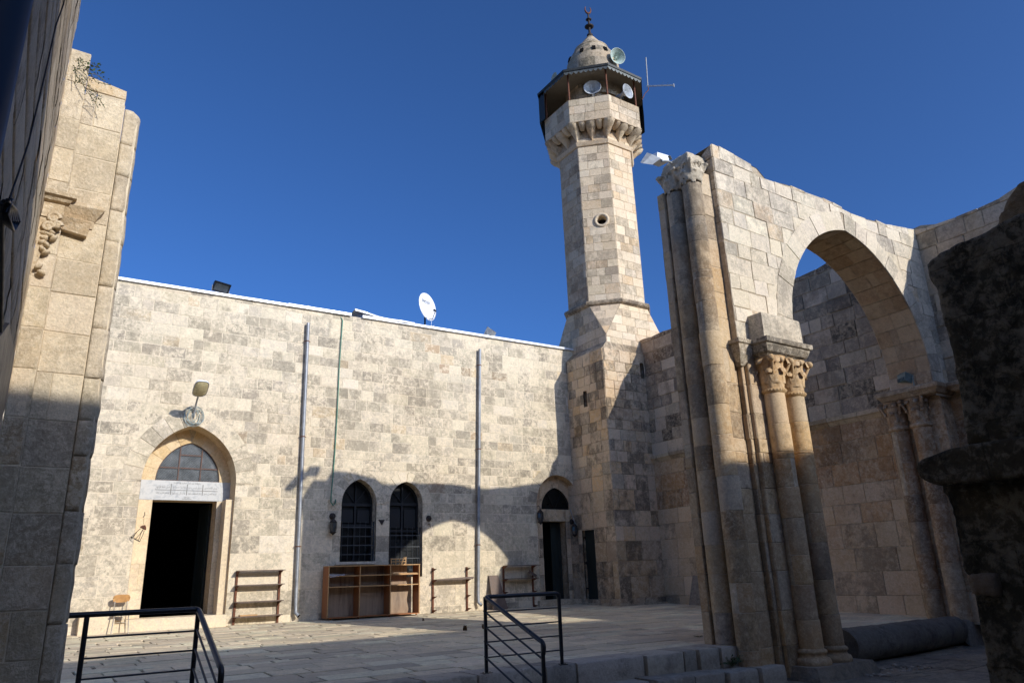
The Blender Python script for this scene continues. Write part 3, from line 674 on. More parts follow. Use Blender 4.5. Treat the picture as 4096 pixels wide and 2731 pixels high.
# twin windows: frames, glazing, grille
def win(Wd, grill, parent):
    l, r, s_, a, b = Wd['l'], Wd['r'], Wd['s'], Wd['a'], Wd['b']; y = D+.27
    A = arch(l, r, s_, a, 10); out = [(l, b)]+A+[(r, b)]
    m2 = MB(); m2.face([(p[0], y+.06, p[1]) for p in ccw(out)]); g = m2.build('window', GLASSN, parent)
    m2 = MB()
    ins_ = [(l+.05, b)] + [(p[0]+(.05 if p[0] < (l+r)/2 else -.05)*(1 if abs(p[0]-(l+r)/2) > .06 else 0), p[1]-(.03 if p[1] > s_ else 0)) for p in A] + [(r-.05, b)]
    for i in range(len(out)-1):
        m2.face([(out[i][0], y, out[i][1]), (out[i+1][0], y, out[i+1][1]), (ins_[i+1][0], y, ins_[i+1][1]), (ins_[i][0], y, ins_[i][1])])
        m2.face([(ins_[i][0], y, ins_[i][1]), (ins_[i+1][0], y, ins_[i+1][1]), (ins_[i+1][0], y+.06, ins_[i+1][1]), (ins_[i][0], y+.06, ins_[i][1])])
    c = (l+r)/2; m2.box((l, y-.01, s_-.05), (r, y+.05, s_+.03)); m2.box((c-.03, y-.008, b), (c+.03, y+.05, s_-.05)); m2.box((c-.015, y-.005, s_+.03), (c+.015, y+.05, a-.03))
    hm = b+(s_-b)*.62; m2.box((l, y-.012, hm-.03), (r, y+.05, hm+.04))
    for sg in (-1, 1): m2.bar((c, y+.02, s_+.03), (c+sg*(r-l)*.30, y+.02, s_+(a-s_)*.62), .02, .02)
    for z0_, z1_ in ((s_-.12, hm+.06),):
        for sg in (-1, 1): m2.box((c+sg*.06-(0 if sg > 0 else (r-l)*.36), y-.004, z1_+.02), (c+sg*.06+((r-l)*.36 if sg > 0 else 0), y+.03, z0_-.03))
    sub(m2.build('frame', FRAMEM, None), g)
    m2 = MB(); yg = D+.10
    for k in range(6): m2.tube([(l+(r-l)*(k+.5)/6, yg, b+.02), (l+(r-l)*(k+.5)/6, yg, hm+.1)], .006, 6)
    for k in range(grill): z = b+.18+(hm-b)*k/grill; m2.box((l+.01, yg-.011, z-.011), (r-.01, yg+.011, z+.011))
    m2.box((l+.005, yg-.013, b), (l+.035, yg+.013, hm+.1)); m2.box((r-.035, yg-.013, b-.0), (r-.005, yg+.013, hm+.1))
    sub(m2.build('grille', GRILLE, None), g); return g
win(W1, 4, hall); w2 = win(W2, 4, hall)
m2 = MB(); z0_, z1_ = W2['b']+.5, W2['b']+(W2['s']-W2['b'])*.5
k = W2['l']+.03
while k < W2['r']-.03: m2.box((k, D+.125, W2['b']+.02), (k+.003, D+.128, z1_)); k += .03
z = W2['b']+.03
while z < z1_: m2.box((W2['l']+.03, D+.1285, z), (W2['r']-.03, D+.1315, z+.003)); z += .03
sub(m2.build('wire_mesh', GRILLE), w2)
mb = MB(); a_ = pm(*c5(225, 935)); b_ = pm(*c5(632, 960)); mb.box((W1['l']-.12, D-.06, W1['b']-.07), (W1['r']+.0, D+.3, W1['b']-.006), (.55, .5, .44, .3)); mb.build('window_sill', [S_MAIN], hall)
# right doorway: recess back, lunette, door leaves
DB2 = .28; FB2 = lambda u, v, d: (u, D+DB2-d, v)
q = lambda x, y: pm(*c6(x, y), DB2)
dl2, dr2, dt2, db2 = q(182, 700)[0], q(425, 700)[0], q(300, 614)[1], q(300, 1428)[1]
l2l, l2r, l2b, l2a = q(170, 485)[0], q(465, 487)[0], q(320, 487)[1], q(322, 262)[1]
mb = MB(); lun2 = arch(l2l, l2r, l2b, l2a, 8); op2 = [(dl2, db2), (dr2, db2), (dr2, dt2), (dl2, dt2)]
masonry(mb, FB2, E2['l']-.05, 15.2, rowlist(rng, .1, dt2, .38, .6), (.3, .5), [op2, lun2], pal=PAL_BASE, joint=.008, dep=(.008, .014), seed=61)
masonry(mb, FB2, E2['l']-.05, 15.2, [dt2, l2b-.0], (.9, 1.3), [op2, lun2], pal=PAL_OCH, joint=.008, dep=(.008, .014), seed=62)
masonry(mb, FB2, E2['l']-.05, 15.2, [l2b, E2['a']+.2], (.5, .9), [lun2], pal=[(1, (.50, .37, .27)), (1, (.52, .42, .32))], joint=.008, dep=(.008, .014), seed=63)
reveal(mb, FB2, [(dl2, db2), (dl2, dt2), (dr2, dt2), (dr2, db2)], .35, [(1, (.40, .31, .22))], 64, 0, .5, .01)
reveal(mb, FB2, lun2+[lun2[0]], .1, [(1, (.12, .12, .11))], 65, 0, .5, .012)
mb.box((E2['l']-.1, D-.10, 0), (15.1, D+.65, db2-.003), (.42, .37, .30, .4))
mb.build('doorway_surround', [S_BASE], hall)
mb = MB(); mb.face([(p[0], D+DB2+.08, p[1]) for p in ccw(lun2)]); lw2 = mb.build('lunette_window', GLASSN, hall)
mb = MB(); mb.tube([(p[0], D+DB2+.03, p[1]) for p in lun2], .02, 6); mb.tube([(l2l, D+DB2+.03, l2b), (l2r, D+DB2+.03, l2b)], .02, 6); c = (l2l+l2r)/2
for sg in (-1, 1): mb.bar((c, D+DB2+.05, l2b), (c+sg*.27, D+DB2+.05, l2b+(l2a-l2b)*.75), .018, .018)
sub(mb.build('frame', FRAMEM), lw2)
panel_door('door_leaf', (dr2-.0, D+DB2+.33, db2), math.radians(118), .55, dt2-db2-.02, GREEND, hall, 3, False)
panel_door('door_leaf', (dr2-.42, D+DB2+.26, db2), 0.0, .40, dt2-db2-.02, GREEND, hall, 3)
# flashing strips along the wall head and roof behind
mb = MB()
for x0, x1, o1 in ((-4, 5.35, .0), (5.35, 7.15, .012), (7.5, 15.35, .006)):
    z0, z1 = TOPZ(x0), TOPZ(x1)
    mb.hexa([(x0, D-.075-o1, z0-.01), (x1, D-.075-o1, z1-.01), (x1, D+.5, z1-.01), (x0, D+.5, z0-.01), (x0, D-.075-o1, z0+.052+o1), (x1, D-.075-o1, z1+.052+o1), (x1, D+.5, z1+.08), (x0, D+.5, z0+.08)])
z0 = TOPZ(7.3)
N = 10
rws = [[(7.25+1.9*k/N, D-.10-.03*math.sin(k), z0+.16-.05*(k/N)+.06*math.sin(math.pi*k/N)*-1+.05*(1-k/N)) for k in range(N+1)], [(7.25+1.9*k/N, D+.35, z0+.14-.05*(k/N)) for k in range(N+1)]]
mb.grid(rws, m=0, sm=False); mb.grid([[(p[0], p[1], p[2]-.05) for p in rws[0]], rws[0]], m=0, sm=False)
mb.build('roof_flashing', FLASH, hall)
mb = MB(); mb.hexa([(-4, D+.45, 8.1), (17.5, D+.45, 8.1), (17.5, D+9, 7.9), (-4, D+9, 7.9), (-4, D+.45, 8.28), (17.5, D+.45, 8.4), (17.5, D+9, 8.0), (-4, D+9, 8.0)], (.35, .33, .3, .5)); mb.build('roof', S_MORTAR, hall)

# ================================================================ MINARET
minr = thing('minaret', 'octagonal limestone minaret on a square base with corbelled balcony, metal canopy and pointed dome', 'minaret', (16.5, 18.3, .2))
BX, BY = 14.9, 16.9; BT = onY(1386, 798, BY)[2]
CX, CY, AP = 16.56, 18.35, 1.35      # octagon axis, apothem
ZB0 = onY(1395, 767, CY-AP)[2]; ZR = onY(1424, 691, CY-AP)[2]; ZM = onY(1424, 322, CY-AP)[2]
FW = lambda u, v, d: (u, BY-d, v)                  # front face of the base
FE = lambda u, v, d: (BX-d, u, v)                  # left face, u = Y (seen mirrored, fine)
mb = MB(); rng = random.Random(8)
rb = sorted(set(rowlist(rng, .05, .4, .3, .4)+rowlist(rng, .4, 4.0, .42, .62)+rowlist(rng, 4.0, BT, .27, .42)))
ds = [onX(x, y, BX) for x, y in ((1341, 1227), (1366, 1227), (1347, 1370), (1372, 1371))]
dY0, dY1 = ds[1][1], min(ds[0][1]+.06, D-.02); dZ0, dZ1 = .38, 2.42
sl = onX(1344, 898, BX); slb = onX(1344, 935, BX); S1 = [(sl[1]-.09, slb[2]), (sl[1]+.09, slb[2]), (sl[1]+.09, sl[2]), (sl[1]-.09, sl[2])]
cd1 = [(dY0, dZ0), (dY1, dZ0), (dY1, dZ1), (dY0, dZ1)]
fa, fb = onY(1468, 833, BY), onY(1480, 870, BY); S2 = [(fa[0], fb[2]), (fb[0], fb[2]), (fb[0], fa[2]), (fa[0], fa[2])]
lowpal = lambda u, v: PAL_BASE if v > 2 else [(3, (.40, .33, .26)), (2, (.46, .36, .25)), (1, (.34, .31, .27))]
masonry(mb, FE, BY, D+.3, rb, (.3, .62), [cd1, S1], palf=lowpal, joint=.012, dep=(.010, .024), seed=71)
masonry(mb, FW, BX, XR+.2, rb, (.35, .75), [S2], palf=lowpal, joint=.012, dep=(.010, .024), seed=72)
sheet(mb, FE, BY, D+.3, -.1, BT, [cd1, S1], 0, 1); sheet(mb, FW, BX, XR+.3, -.1, BT, [S2], 0, 1)
reveal(mb, FE, [(dY0, dZ0), (dY0, dZ1), (dY1, dZ1), (dY1, dZ0)], .2, [(1, (.33, .27, .2))], 73, 0, .5, .014)
for S_, F_ in ((S1, FE), (S2, FW)):
    reveal(mb, F_, [S_[0], S_[3], S_[2], S_[1], S_[0]], .4, [(1, (.25, .2, .15))], 74, 0, .5, .014)
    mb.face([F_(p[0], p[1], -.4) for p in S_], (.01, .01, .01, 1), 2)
# weathered set-off between the base and the tower above it
mb.face([(BX, BY, BT), (XR+.3, BY, BT), (XR+.3, CY-AP-.0, BT+.30), (CX-AP, CY-AP, BT+.30)], (.42, .36, .28, .8)); mb.face([(BX, BY, BT), (CX-AP, CY-AP, BT+.30), (CX-AP, D+.4, BT+.30), (BX, D+.4, BT)], (.40, .33, .25, .8))
mb.build('square_base', [S_BASE, S_MORTARD, DARKIN], minr)
mb = MB(); mb.box((BX+.10, dY0, dZ0), (BX+.15, dY1, dZ1)); 
for k in range(3): mb.box((BX+.085, dY0, dZ0+.25+k*.75), (BX+.10, dY1, dZ0+.31+k*.75))
bd = mb.build('green_side_door', GREEND, minr); mb = MB()
for z in (dZ0+.3, dZ0+1.05, dZ0+1.8): mb = MB(); mb.box((BX+.03, dY1-.05, z), (BX+.09, dY1+.02, z+.05)); sub(mb.build('hinge', DIRON), bd)
mb = MB(); mb.box((BX-.12, BY-.12, -.1), (XR, BY+.1, .26), (.36, .32, .27, .5)); mb.box((BX-.13, BY-.13, -.1), (BX+.1, D, .28), (.38, .34, .28, .5)); mb.build('plinth', S_BASE, minr)
# broached square-to-octagon stage
def octo(ap, z, cx=CX, cy=CY, rot=0):
    R_ = ap/math.cos(math.pi/8)
    return [Vector((cx+R_*math.cos(math.radians(22.5+45*k)+rot), cy+R_*math.sin(math.radians(22.5+45*k)+rot), z)) for k in range(8)]
O1 = octo(AP, ZR); zc = ZB0+.0
sq = [Vector((CX+AP, CY+AP, zc)), Vector((CX-AP, CY+AP, zc)), Vector((CX-AP, CY-AP, zc)), Vector((CX+AP, CY-AP, zc))]
sqb = [Vector((v.x, v.y, BT+.2)) for v in sq]
mb = MB()
def flatF(p0, p1, q0, q1):
    """frame on a quad: u 0..1 along bottom, v 0..1 up; used with real lengths"""
    p0, p1, q0, q1 = map(Vector, (p0, p1, q0, q1)); nrm = (p1-p0).cross(q0-p0).normalized()
    Lu = (p1-p0).length; Lv = ((q0+q1)/2-(p0+p1)/2).length
    def F(u, v, d):
        a = p0+(p1-p0)*(u/Lu); b = q0+(q1-q0)*(u/Lu); return a+(b-a)*(v/Lv)+nrm*d
    return F, Lu, Lv
# octagon vertices: k=0 (+x,+y small), ... faces between k and k+1
for f, (c_) in (((4, 5), 2), ((6, 7), 3), ((2, 3), 1), ((0, 1), 0)):
    A, B = O1[f[0]], O1[f[1]]     # the diagonal face over corner c_: broach triangle
    Fr, Lu, Lv = flatF(sq[c_], sq[c_], A, B)
    nrm = (B-A).cross(sq[c_]-A).normalized(); ctr = Vector((CX, CY, zc))
    if nrm.dot(A-ctr) < 0: nrm = -nrm
    NR = 4; rg = random.Random(90+c_)
    for r in range(NR):
        t0, t1 = r/NR, (r+1)/NR
        a0, a1 = sq[c_].lerp(A, t0), sq[c_].lerp(A, t1); b0, b1 = sq[c_].lerp(B, t0), sq[c_].lerp(B, t1)
        nb = max(1, r)
        for k in range(nb):
            P = [a0.lerp(b0, k/nb), a0.lerp(b0, (k+1)/nb), a1.lerp(b1, (k+1)/nb-.01), a1.lerp(b1, k/nb+.01)]
            mb.face([p+nrm*rg.uniform(.0, .008)*0+nrm*.01 for p in P], pick(rg, PAL_BASE if c_ in (1, 2) else PAL_TOWER))
    mb.face([A, B, sq[c_]], (.4, .33, .25, .5), 1)
for i, (c0, c1, k0, k1) in enumerate(((2, 3, 5, 6), (1, 2, 3, 4), (0, 1, 1, 2), (3, 0, 7, 0))):
    # upright side between two corners: pentagon square base -> octagon face
    p0, p1 = sqb[c0], sqb[c1]; A, B = O1[k0], O1[k1]
    nrm = Vector((0, -1, 0)) if i == 0 else Vector((-1, 0, 0)) if i == 1 else Vector((0, 1, 0)) if i == 2 else Vector((1, 0, 0))
    if i in (0, 1):
        if i == 0: F_ = lambda u, v, d: (u, CY-AP-d, v); a_, b_ = CX-AP, CX+AP; lo, hi = A.x, B.x
        else: F_ = lambda u, v, d: (CX-AP-d, u, v); a_, b_ = CY-AP, CY+AP; lo, hi = min(A.y, B.y), max(A.y, B.y)
        cu = [[(a_-.1, zc), (a_, zc), (lo, ZR), (a_-.1, ZR+.1)], [(b_+.1, zc), (b_+.1, ZR+.1), (hi, ZR), (b_, zc)]]
        masonry(mb, F_, a_, b_, rowlist(rng, BT+.2, ZR, .25, .34), (.3, .55), cu, pal=PAL_TOWER if i == 0 else PAL_BASE, joint=.009, dep=(.008, .016), seed=95+i)
        sheet(mb, F_, a_, b_, BT+.1, ZR, cu, 0, 1)
    else: mb.face([p0, p1, sq[c1], B, A, sq[c0]], (.45, .38, .3, .5))
mb.build('broached_stage', [S_TOWER, S_MORTARD], minr)
# shaft
mb = MB(); O0 = octo(AP-.03, ZR); rws = rowlist(rng, 0, ZM-ZR, .27, .36)
for k in range(8):
    A, B = O0[k], O0[(k+1) % 8]; nrm = Vector(((A.x+B.x)/2-CX, (A.y+B.y)/2-CY, 0)).normalized(); dr_ = (B-A).normalized(); L_ = (B-A).length
    F_ = (lambda A, dr_, nrm: (lambda u, v, d: A+dr_*u+Vector((0, 0, v))+nrm*d))(A, dr_, nrm)
    cu = []
    if k == 4:
        pw = onX(1382, 506, 0.001) ; zc2 = None
        dd = _ray(1382, 506); tt = ((A-Vector((0, 0, CAM_Z))).dot(nrm))/(Vector(dd).dot(nrm)); hit = Vector((0, 0, CAM_Z))+Vector(dd)*tt
        wu, wv = (hit-A).dot(dr_), hit.z-A.z
        cu = [[(wu+.165*math.cos(t*math.pi/6), wv+.165*math.sin(t*math.pi/6)) for t in range(12)]]
        WF, WU, WV = F_, wu, wv
    masonry(mb, F_, 0, L_, rws, (.26, .6), cu, pal=PAL_TOWER if k != 3 else [(3, (.50, .41, .32)), (2, (.42, .33, .25)), (1, (.56, .5, .42))], joint=.008, dep=(.008, .016), seed=100+k)  # left facet: its shade is put into darker tints
    sheet(mb, F_, 0, L_, 0, ZM-ZR, cu, 0, 1)
mb.build('octagonal_shaft', [S_TOWER, S_MORTARD], minr)
mb = MB(); 
ring = []
for r_, d_ in ((.17, -.3), (.17, .02), (.19, .06), (.24, .065), (.27, .04), (.275, .0)):
    ring.append([WF(WU+r_*math.cos(t*math.pi/12), WV+r_*math.sin(t*math.pi/12), d_) for t in range(24)])
mb.grid(ring, (.58, .52, .42, .3), 0, True, True); mb.face([WF(WU+.175*math.cos(t*math.pi/12), WV+.175*math.sin(t*math.pi/12), -.28) for t in range(24)], (.01, .01, .01, 1), 1)
mb.build('round_window', [S_TOWER, DARKIN], minr)
def oct_sweep(mb, prof, tint=(.5, .42, .33, .5), m=0, sm=False):
    mb.grid([octo(ap, z) for ap, z in prof], tint, m, sm, True)
mb = MB(); oct_sweep(mb, [(AP-.02, ZR-.12), (AP+.03, ZR-.10), (AP+.12, ZR-.05), (AP+.14, ZR+.02), (AP+.11, ZR+.08), (AP+.04, ZR+.10), (AP-.03, ZR+.11)], (.42, .35, .27, .9), 0, False); mb.build('string_moulding', S_BASE, minr)
# balcony
z_m = ZM; BA = 1.35
def zat(x, y, ap): # height of an image row on the face nearest the camera of an octagon of this apothem
    n_ = Vector((-math.sqrt(.5), -math.sqrt(.5), 0)); p0 = Vector((CX, CY, 0))+n_*ap; d = Vector(_ray(x, y)); t = (p0-Vector((0, 0, CAM_Z))).dot(n_)/d.dot(n_); return CAM_Z+d.z*t
c1_ = lambda x, y: s2(2100+x*.4464, y*.4464)
# outer apothem from the width of the near parapet face
dA, dB = Vector(_ray(*c1_(425, 900))), Vector(_ray(*c1_(790, 855)))
best = None
for ap in np.linspace(1.3, 2.4, 111):
    n_ = Vector((-math.sqrt(.5), -math.sqrt(.5), 0)); p0 = Vector((CX, CY, 0))+n_*ap
    P = [Vector((0, 0, CAM_Z))+d*((p0-Vector((0, 0, CAM_Z))).dot(n_)/d.dot(n_)) for d in (dA, dB)]
    wd = Vector((P[0].x-P[1].x, P[0].y-P[1].y)).length; e = abs(wd-2*ap*math.tan(math.pi/8))
    if best is None or e < best[0]: best = (e, ap)
BA = best[1]
zp1 = zat(*c1_(610, 865), BA); zp0 = zat(*c1_(620, 1070), BA); zcor = zat(*c1_(640, 1265), AP)
print('MIN', 'BA', BA, 'zp', zp0, zp1, 'zcor', zcor, 'ZM', ZM, 'ZR', ZR, 'BT', BT)
ZM = zcor
mb = MB(); oct_sweep(mb, [(AP-.03, zcor-.16), (AP+.03, zcor-.14), (AP+.06, zcor-.06), (AP+.08, zcor), (AP, zcor+.01)], (.58, .48, .36, .3)); mb.build('upper_moulding', S_TOWER, minr)
mb = MB(); oct_sweep(mb, [(AP-.03, zcor-.4), (AP-.03, zp0+.1)], (.40, .32, .24, .6)); 
oct_sweep(mb, [(AP, zp0-.02), (BA-.06, zp0-.02), (BA-.06, zp0+.25), (AP, zp0+.3)], (.35, .28, .2, .6))
mb.build('drum_under_balcony', S_TOWER, minr)
cb = MB(); rg = random.Random(17)
def corbel(c, n_, tdir, wdt, reach, zt, zb, tint, sc_=1):
    """bracket: rounded belly, hollow sides"""
    rows_ = []
    for q in range(8):
        s_ = q/7; out = reach*((0.10+.90*math.sin(s_*math.pi/2)**.9) if sc_ else (.04+.96*s_**1.3)); ww = wdt*((.40+.60*s_**.6) if sc_ else (.08+.92*s_))/2; z = zb+(zt-zb)*s_
        rows_.append([c+tdir*(-ww)+n_*(-.08)+Vector((0, 0, z)), c+tdir*(-ww*.95)+n_*(out*.75)+Vector((0, 0, z)), c+tdir*(-ww*.4)+n_*out+Vector((0, 0, z)), c+tdir*(ww*.4)+n_*out+Vector((0, 0, z)), c+tdir*(ww*.95)+n_*(out*.75)+Vector((0, 0, z)), c+tdir*ww+n_*(-.08)+Vector((0, 0, z))])
    cb.grid(rows_, tint, 0, True); cb.face(rows_[0], tint)
reach = BA-AP
for k in range(8):
    A, B = octo(AP, 0)[k], octo(AP, 0)[(k+1) % 8]; n_ = Vector(((A.x+B.x)/2-CX, (A.y+B.y)/2-CY, 0)).normalized(); td = (B-A).normalized(); L_ = (B-A).length
    Ao, Bo = octo(BA, 0)[k], octo(BA, 0)[(k+1) % 8]
    for fr in (.0, .5):
        for lvl in (0, 1):
            c = A.lerp(B, fr); nn = n_ if fr else (Vector((A.x-CX, A.y-CY, 0)).normalized()); tt_ = Vector((-nn.y, nn.x, 0)); rc = reach*(1 if fr else 1.082)
            hz = (zp0-zcor)
            if lvl == 1: corbel(c, nn, tt_, .30, rc*.60, zcor+hz*.66, zcor+hz*.12, pick(rg, PAL_TOWER), 0)
            else: corbel(c+nn*rc*.30, nn, tt_, .44, rc*.70, zp0+.01, zcor+hz*.56, pick(rg, PAL_TOWER), 1)
    for fr in (.25, .75):
        c = A.lerp(B, fr); c2 = Ao.lerp(Bo, fr); corbel(c.lerp(c2, .40), n_, td, .26, reach*.61, zp0+.01, zp0-.20, pick(rg, PAL_TOWER), 1)
cb.build('corbel_ring', S_TOWER, minr)
mb = MB(); P0 = octo(BA-.02, zp0)
oct_sweep(mb, [(BA+.02, zp0-.01), (BA+.02, zp0+.02)], (.5, .43, .34, .5), 0)
for k in range(8):
    A, B = P0[k], P0[(k+1) % 8]; nrm = Vector(((A.x+B.x)/2-CX, (A.y+B.y)/2-CY, 0)).normalized(); dr_ = (B-A).normalized(); L_ = (B-A).length
    F_ = (lambda A, dr_, nrm: (lambda u, v, d: A+dr_*u+Vector((0, 0, v))+nrm*d))(A, dr_, nrm); h = zp1-zp0
    masonry(mb, F_, 0, L_, [0, h*.36, h*.70, h], (.3, .62), pal=[(3, (.60, .54, .45)), (2, (.55, .47, .37)), (1, (.48, .44, .37))], joint=.007, dep=(.008, .016), seed=120+k)
    sheet(mb, F_, 0, L_, 0, h, (), 0, 1)
oct_sweep(mb, [(BA+.0, zp1-.005), (BA-.22, zp1), (BA-.22, zp0+.3)], (.56, .5, .42, .8))
mb.build('balcony_parapet', [S_TOWER, S_MORTARD], minr)
# canopy on posts
zE = zat(*c1_(580, 605), BA+.18); EA = BA+.2
zc0 = zE
print('eave z', zE)
cn = thing if False else None
mb = MB(); oct_sweep(mb, [(EA, zE-.03), (EA+.01, zE+.06), (.78, zE+.36)], m=0)
canopy = mb.build('canopy_roof', [SHEET], minr)
mb = MB(); oct_sweep(mb, [(EA-.02, zE+.0), (BA-.08, zE+.06), (.70, zE+.12)], m=0); sub(mb.build('ceiling_board', BOARD), canopy)
mb = MB()
Ov = octo(EA-.03, zE+.02)
for k in range(8):
    A, B = Ov[k], Ov[(k+1) % 8]; N = 9
    for j in range(N):
        a, b = A.lerp(B, j/N), A.lerp(B, (j+1)/N); mid = (a+b)/2
        mb.face([a, b, b-Vector((0, 0, .10)), mid*.5+b*.5-Vector((0, 0, .17)), mid-Vector((0, 0, .20)), mid*.5+a*.5-Vector((0, 0, .17)), a-Vector((0, 0, .10))])
sub(mb.build('scalloped_valance', VALAN), canopy)
Pp = octo(BA-.10, zp1-.02)
for k in range(8):
    mb = MB(); p = Pp[k]; mb.tube([p, (p.x, p.y, zE+.07)], .035, 8); mb.build('canopy_post', RUST, minr)
# sheets closing the back of the balcony
mb = MB(); Pw = octo(EA-.03, 0)
for k in (6, 7, 1, 2, 3):
    A, B = Pw[k], Pw[(k+1) % 8]
    if k in (6,): a0_, b0_ = A.lerp(B, .30), B
    elif k == 3: a0_, b0_ = A, A.lerp(B, .22)
    else: a0_, b0_ = A, B
    mb = MB(); mb.face([(a0_.x, a0_.y, zp1-.12), (b0_.x, b0_.y, zp1-.12), (b0_.x, b0_.y, zE+.01), (a0_.x, a0_.y, zE+.01)]); mb.build('side_sheeting', SHEET, minr)
mb = MB(); Pi = octo(.95, 0)
for k in range(8):
    A, B = Pi[k], Pi[(k+1) % 8]; n_ = Vector(((A.x+B.x)/2-CX, (A.y+B.y)/2-CY, 0)).normalized()
    F_ = (lambda A, B: (lambda u, v, d: A.lerp(B, u/(B-A).length)+Vector((0, 0, v))))(A, B)
    masonry(mb, F_, 0, (B-A).length, rowlist(rng, zp0, zE+.3, .3, .4), (.3, .5), pal=PAL_BASE, seed=140+k)
oct_sweep(mb, [(.93, zp0), (.93, zE+.3)], (.3, .25, .2, .5)); oct_sweep(mb, [(BA-.2, zp0+.35), (.9, zp0+.35)], (.3, .25, .2, .5))
mb.build('lantern_room', S_BASE, minr)
# dome
def axis_z(x, y): return onY(*c1_(x, y), CY)[2]
def rad(px):  # half width in crop pixels at the axis depth
    return px*.4464/FPX*(Vector((CX, CY, 0)).dot(Vector(FWD))+14*FWD[2])
zr, zt_, zw = axis_z(615, 470)-.02, axis_z(600, 350), axis_z(605, 560)
zb_ = zE+.1; R0, R1 = rad(245), rad(148)
print('dome', zb_, zr, zt_, R0, R1, zw)
mb = MB()
DX, DY = CX+.13, CY-.10
zq = lambda y: axis_z(605, y)
zr = zq(505); prof = [(rad(250), zb_-.5), (rad(250), zq(680)), (rad(243), zq(620)), (rad(228), zq(590)), (rad(208), zq(560)), (rad(184), zq(530)), (rad(162), zr-.02), (rad(168), zr+.02), (rad(166), zr+.06), (rad(148), zr+.07), (rad(122), zq(470)), (rad(90), zq(430)), (rad(62), zq(400)), (rad(32), zq(370)), (.05, zt_), (.0, zt_+.02)]
rg = random.Random(4)
def P_at(i, n, r, z): a = 2*math.pi*i/n; return Vector((DX+r*math.cos(a), DY+r*math.sin(a), z))
nn_ = 40
for a in range(len(prof)-1):
    (r0, z0), (r1, z1) = prof[a], prof[a+1]; i = 0
    while i < nn_:
        k = min(nn_-i, rg.choice((3, 4, 5)) if a != 5 else 4); t = pick(rg, PAL_GREYC)
        for j in range(i, i+k): mb.face([P_at(j, nn_, r0, z0), P_at(j+1, nn_, r0, z0), P_at(j+1, nn_, r1, z1), P_at(j, nn_, r1, z1)], t, 0, True)
        i += k
mb.build('dome', [S_DOME], minr, weld=True)
mb = MB(); zc_ = zq(603)
for ang in (-2.20, -1.72, -2.68, -1.25, -.7, 2.9):
    mb = MB()
    rr = rad(244); c = Vector((DX+rr*math.cos(ang), DY+rr*math.sin(ang), zc_)); n_ = Vector((math.cos(ang), math.sin(ang), 0)); t_ = Vector((-n_.y, n_.x, 0))
    for s1 in (1,):
        mb.hexa([c+t_*(-.07)-n_*.25+Vector((0, 0, -.1)), c+t_*.07-n_*.25+Vector((0, 0, -.1)), c+t_*.07+n_*.025+Vector((0, 0, -.1)), c+t_*(-.07)+n_*.025+Vector((0, 0, -.1)), c+t_*(-.07)-n_*.25+Vector((0, 0, .11)), c+t_*.07-n_*.25+Vector((0, 0, .11)), c+t_*.07-n_*.03+Vector((0, 0, .11)), c+t_*(-.07)-n_*.03+Vector((0, 0, .11))])
    mb.build('dome_window', DARKIN, minr)
# finial: pole, two discs, crescent
zd1, zd2, zcr, ztp = axis_z(592, 270), axis_z(588, 207), axis_z(580, 150), axis_z(580, 85)
mb = MB(); mb.tube([(DX, DY, zt_-.1), (DX, DY, zcr)], [.055, .035], 10); mb.ball((DX, DY, zt_+.0), .13, .13, .10, 10); fin = mb.build('finial', DIRON, minr)
mb = MB()
for z, r in ((zd1, rad(45)), (zd2, rad(29))): mb = MB(); mb.lathe((DX, DY, z), [(.0, -.035), (r*.6, -.03), (r, 0), (r*.6, .03), (0, .035)], 20); sub(mb.build('finial_disc', DIRON), fin)
mb = MB(); rc = (ztp-zcr)*.5; pts = []; rr = []
for i in range(17):
    t = math.radians(90+50+ (360-100)*i/16); pts.append((DX+rc*math.cos(t)*.62, DY-rc*math.cos(t)*.2, zcr+rc+rc*math.sin(t))); rr.append(.012+.030*math.sin(math.pi*i/16))
mb.tube(pts, rr, 8); sub(mb.build('crescent', RUST), fin)
# ================================================================ RIGHT SIDE WALL
FR = lambda u, v, d: (XR-d, u, v)     # u = Y
side = thing('side_wall', 'high stone wall along the right side of the court, blackened at the top, ochre below its ledge', 'wall', (XR, 9, 0))
rg = random.Random(77); pts = []; y = -6.0
while y < 17.5:
    h = 8.62-(y-5)*0.006 + rg.uniform(-.07, .07)+ (0.0 if y > 7.6 else rg.uniform(-.12, .05)); st = rg.uniform(.5, .9); pts += [(y, h), (y+st-.02, h+rg.uniform(-.04, .04))]; y += st
TW = pwl(pts); ZS = 4.62
mb = MB(); rng = random.Random(14)
rlow = rowlist(rng, .0, ZS-.16, .42, .60); rhi = rowlist(rng, ZS, 8.75, .31, .42)
def pal_side(u, v):
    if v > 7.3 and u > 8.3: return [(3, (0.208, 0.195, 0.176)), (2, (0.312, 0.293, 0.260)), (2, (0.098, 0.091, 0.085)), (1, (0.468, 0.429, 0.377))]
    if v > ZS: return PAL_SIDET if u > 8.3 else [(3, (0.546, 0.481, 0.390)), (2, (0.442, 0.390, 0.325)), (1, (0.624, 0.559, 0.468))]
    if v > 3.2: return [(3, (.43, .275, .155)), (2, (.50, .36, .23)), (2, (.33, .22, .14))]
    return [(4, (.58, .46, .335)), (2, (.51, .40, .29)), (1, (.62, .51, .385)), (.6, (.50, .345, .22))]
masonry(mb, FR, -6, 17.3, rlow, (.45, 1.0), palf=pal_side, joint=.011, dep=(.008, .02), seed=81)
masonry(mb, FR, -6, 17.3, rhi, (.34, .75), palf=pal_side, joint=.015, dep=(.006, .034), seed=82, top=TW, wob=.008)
sheet(mb, FR, -6, 17.4, -.6, 9.3, (), 0, 1, lambda u: TW(u)-.05, du=.5)
FRb = lambda u, v, d: (XR+1.0+d, u, v)
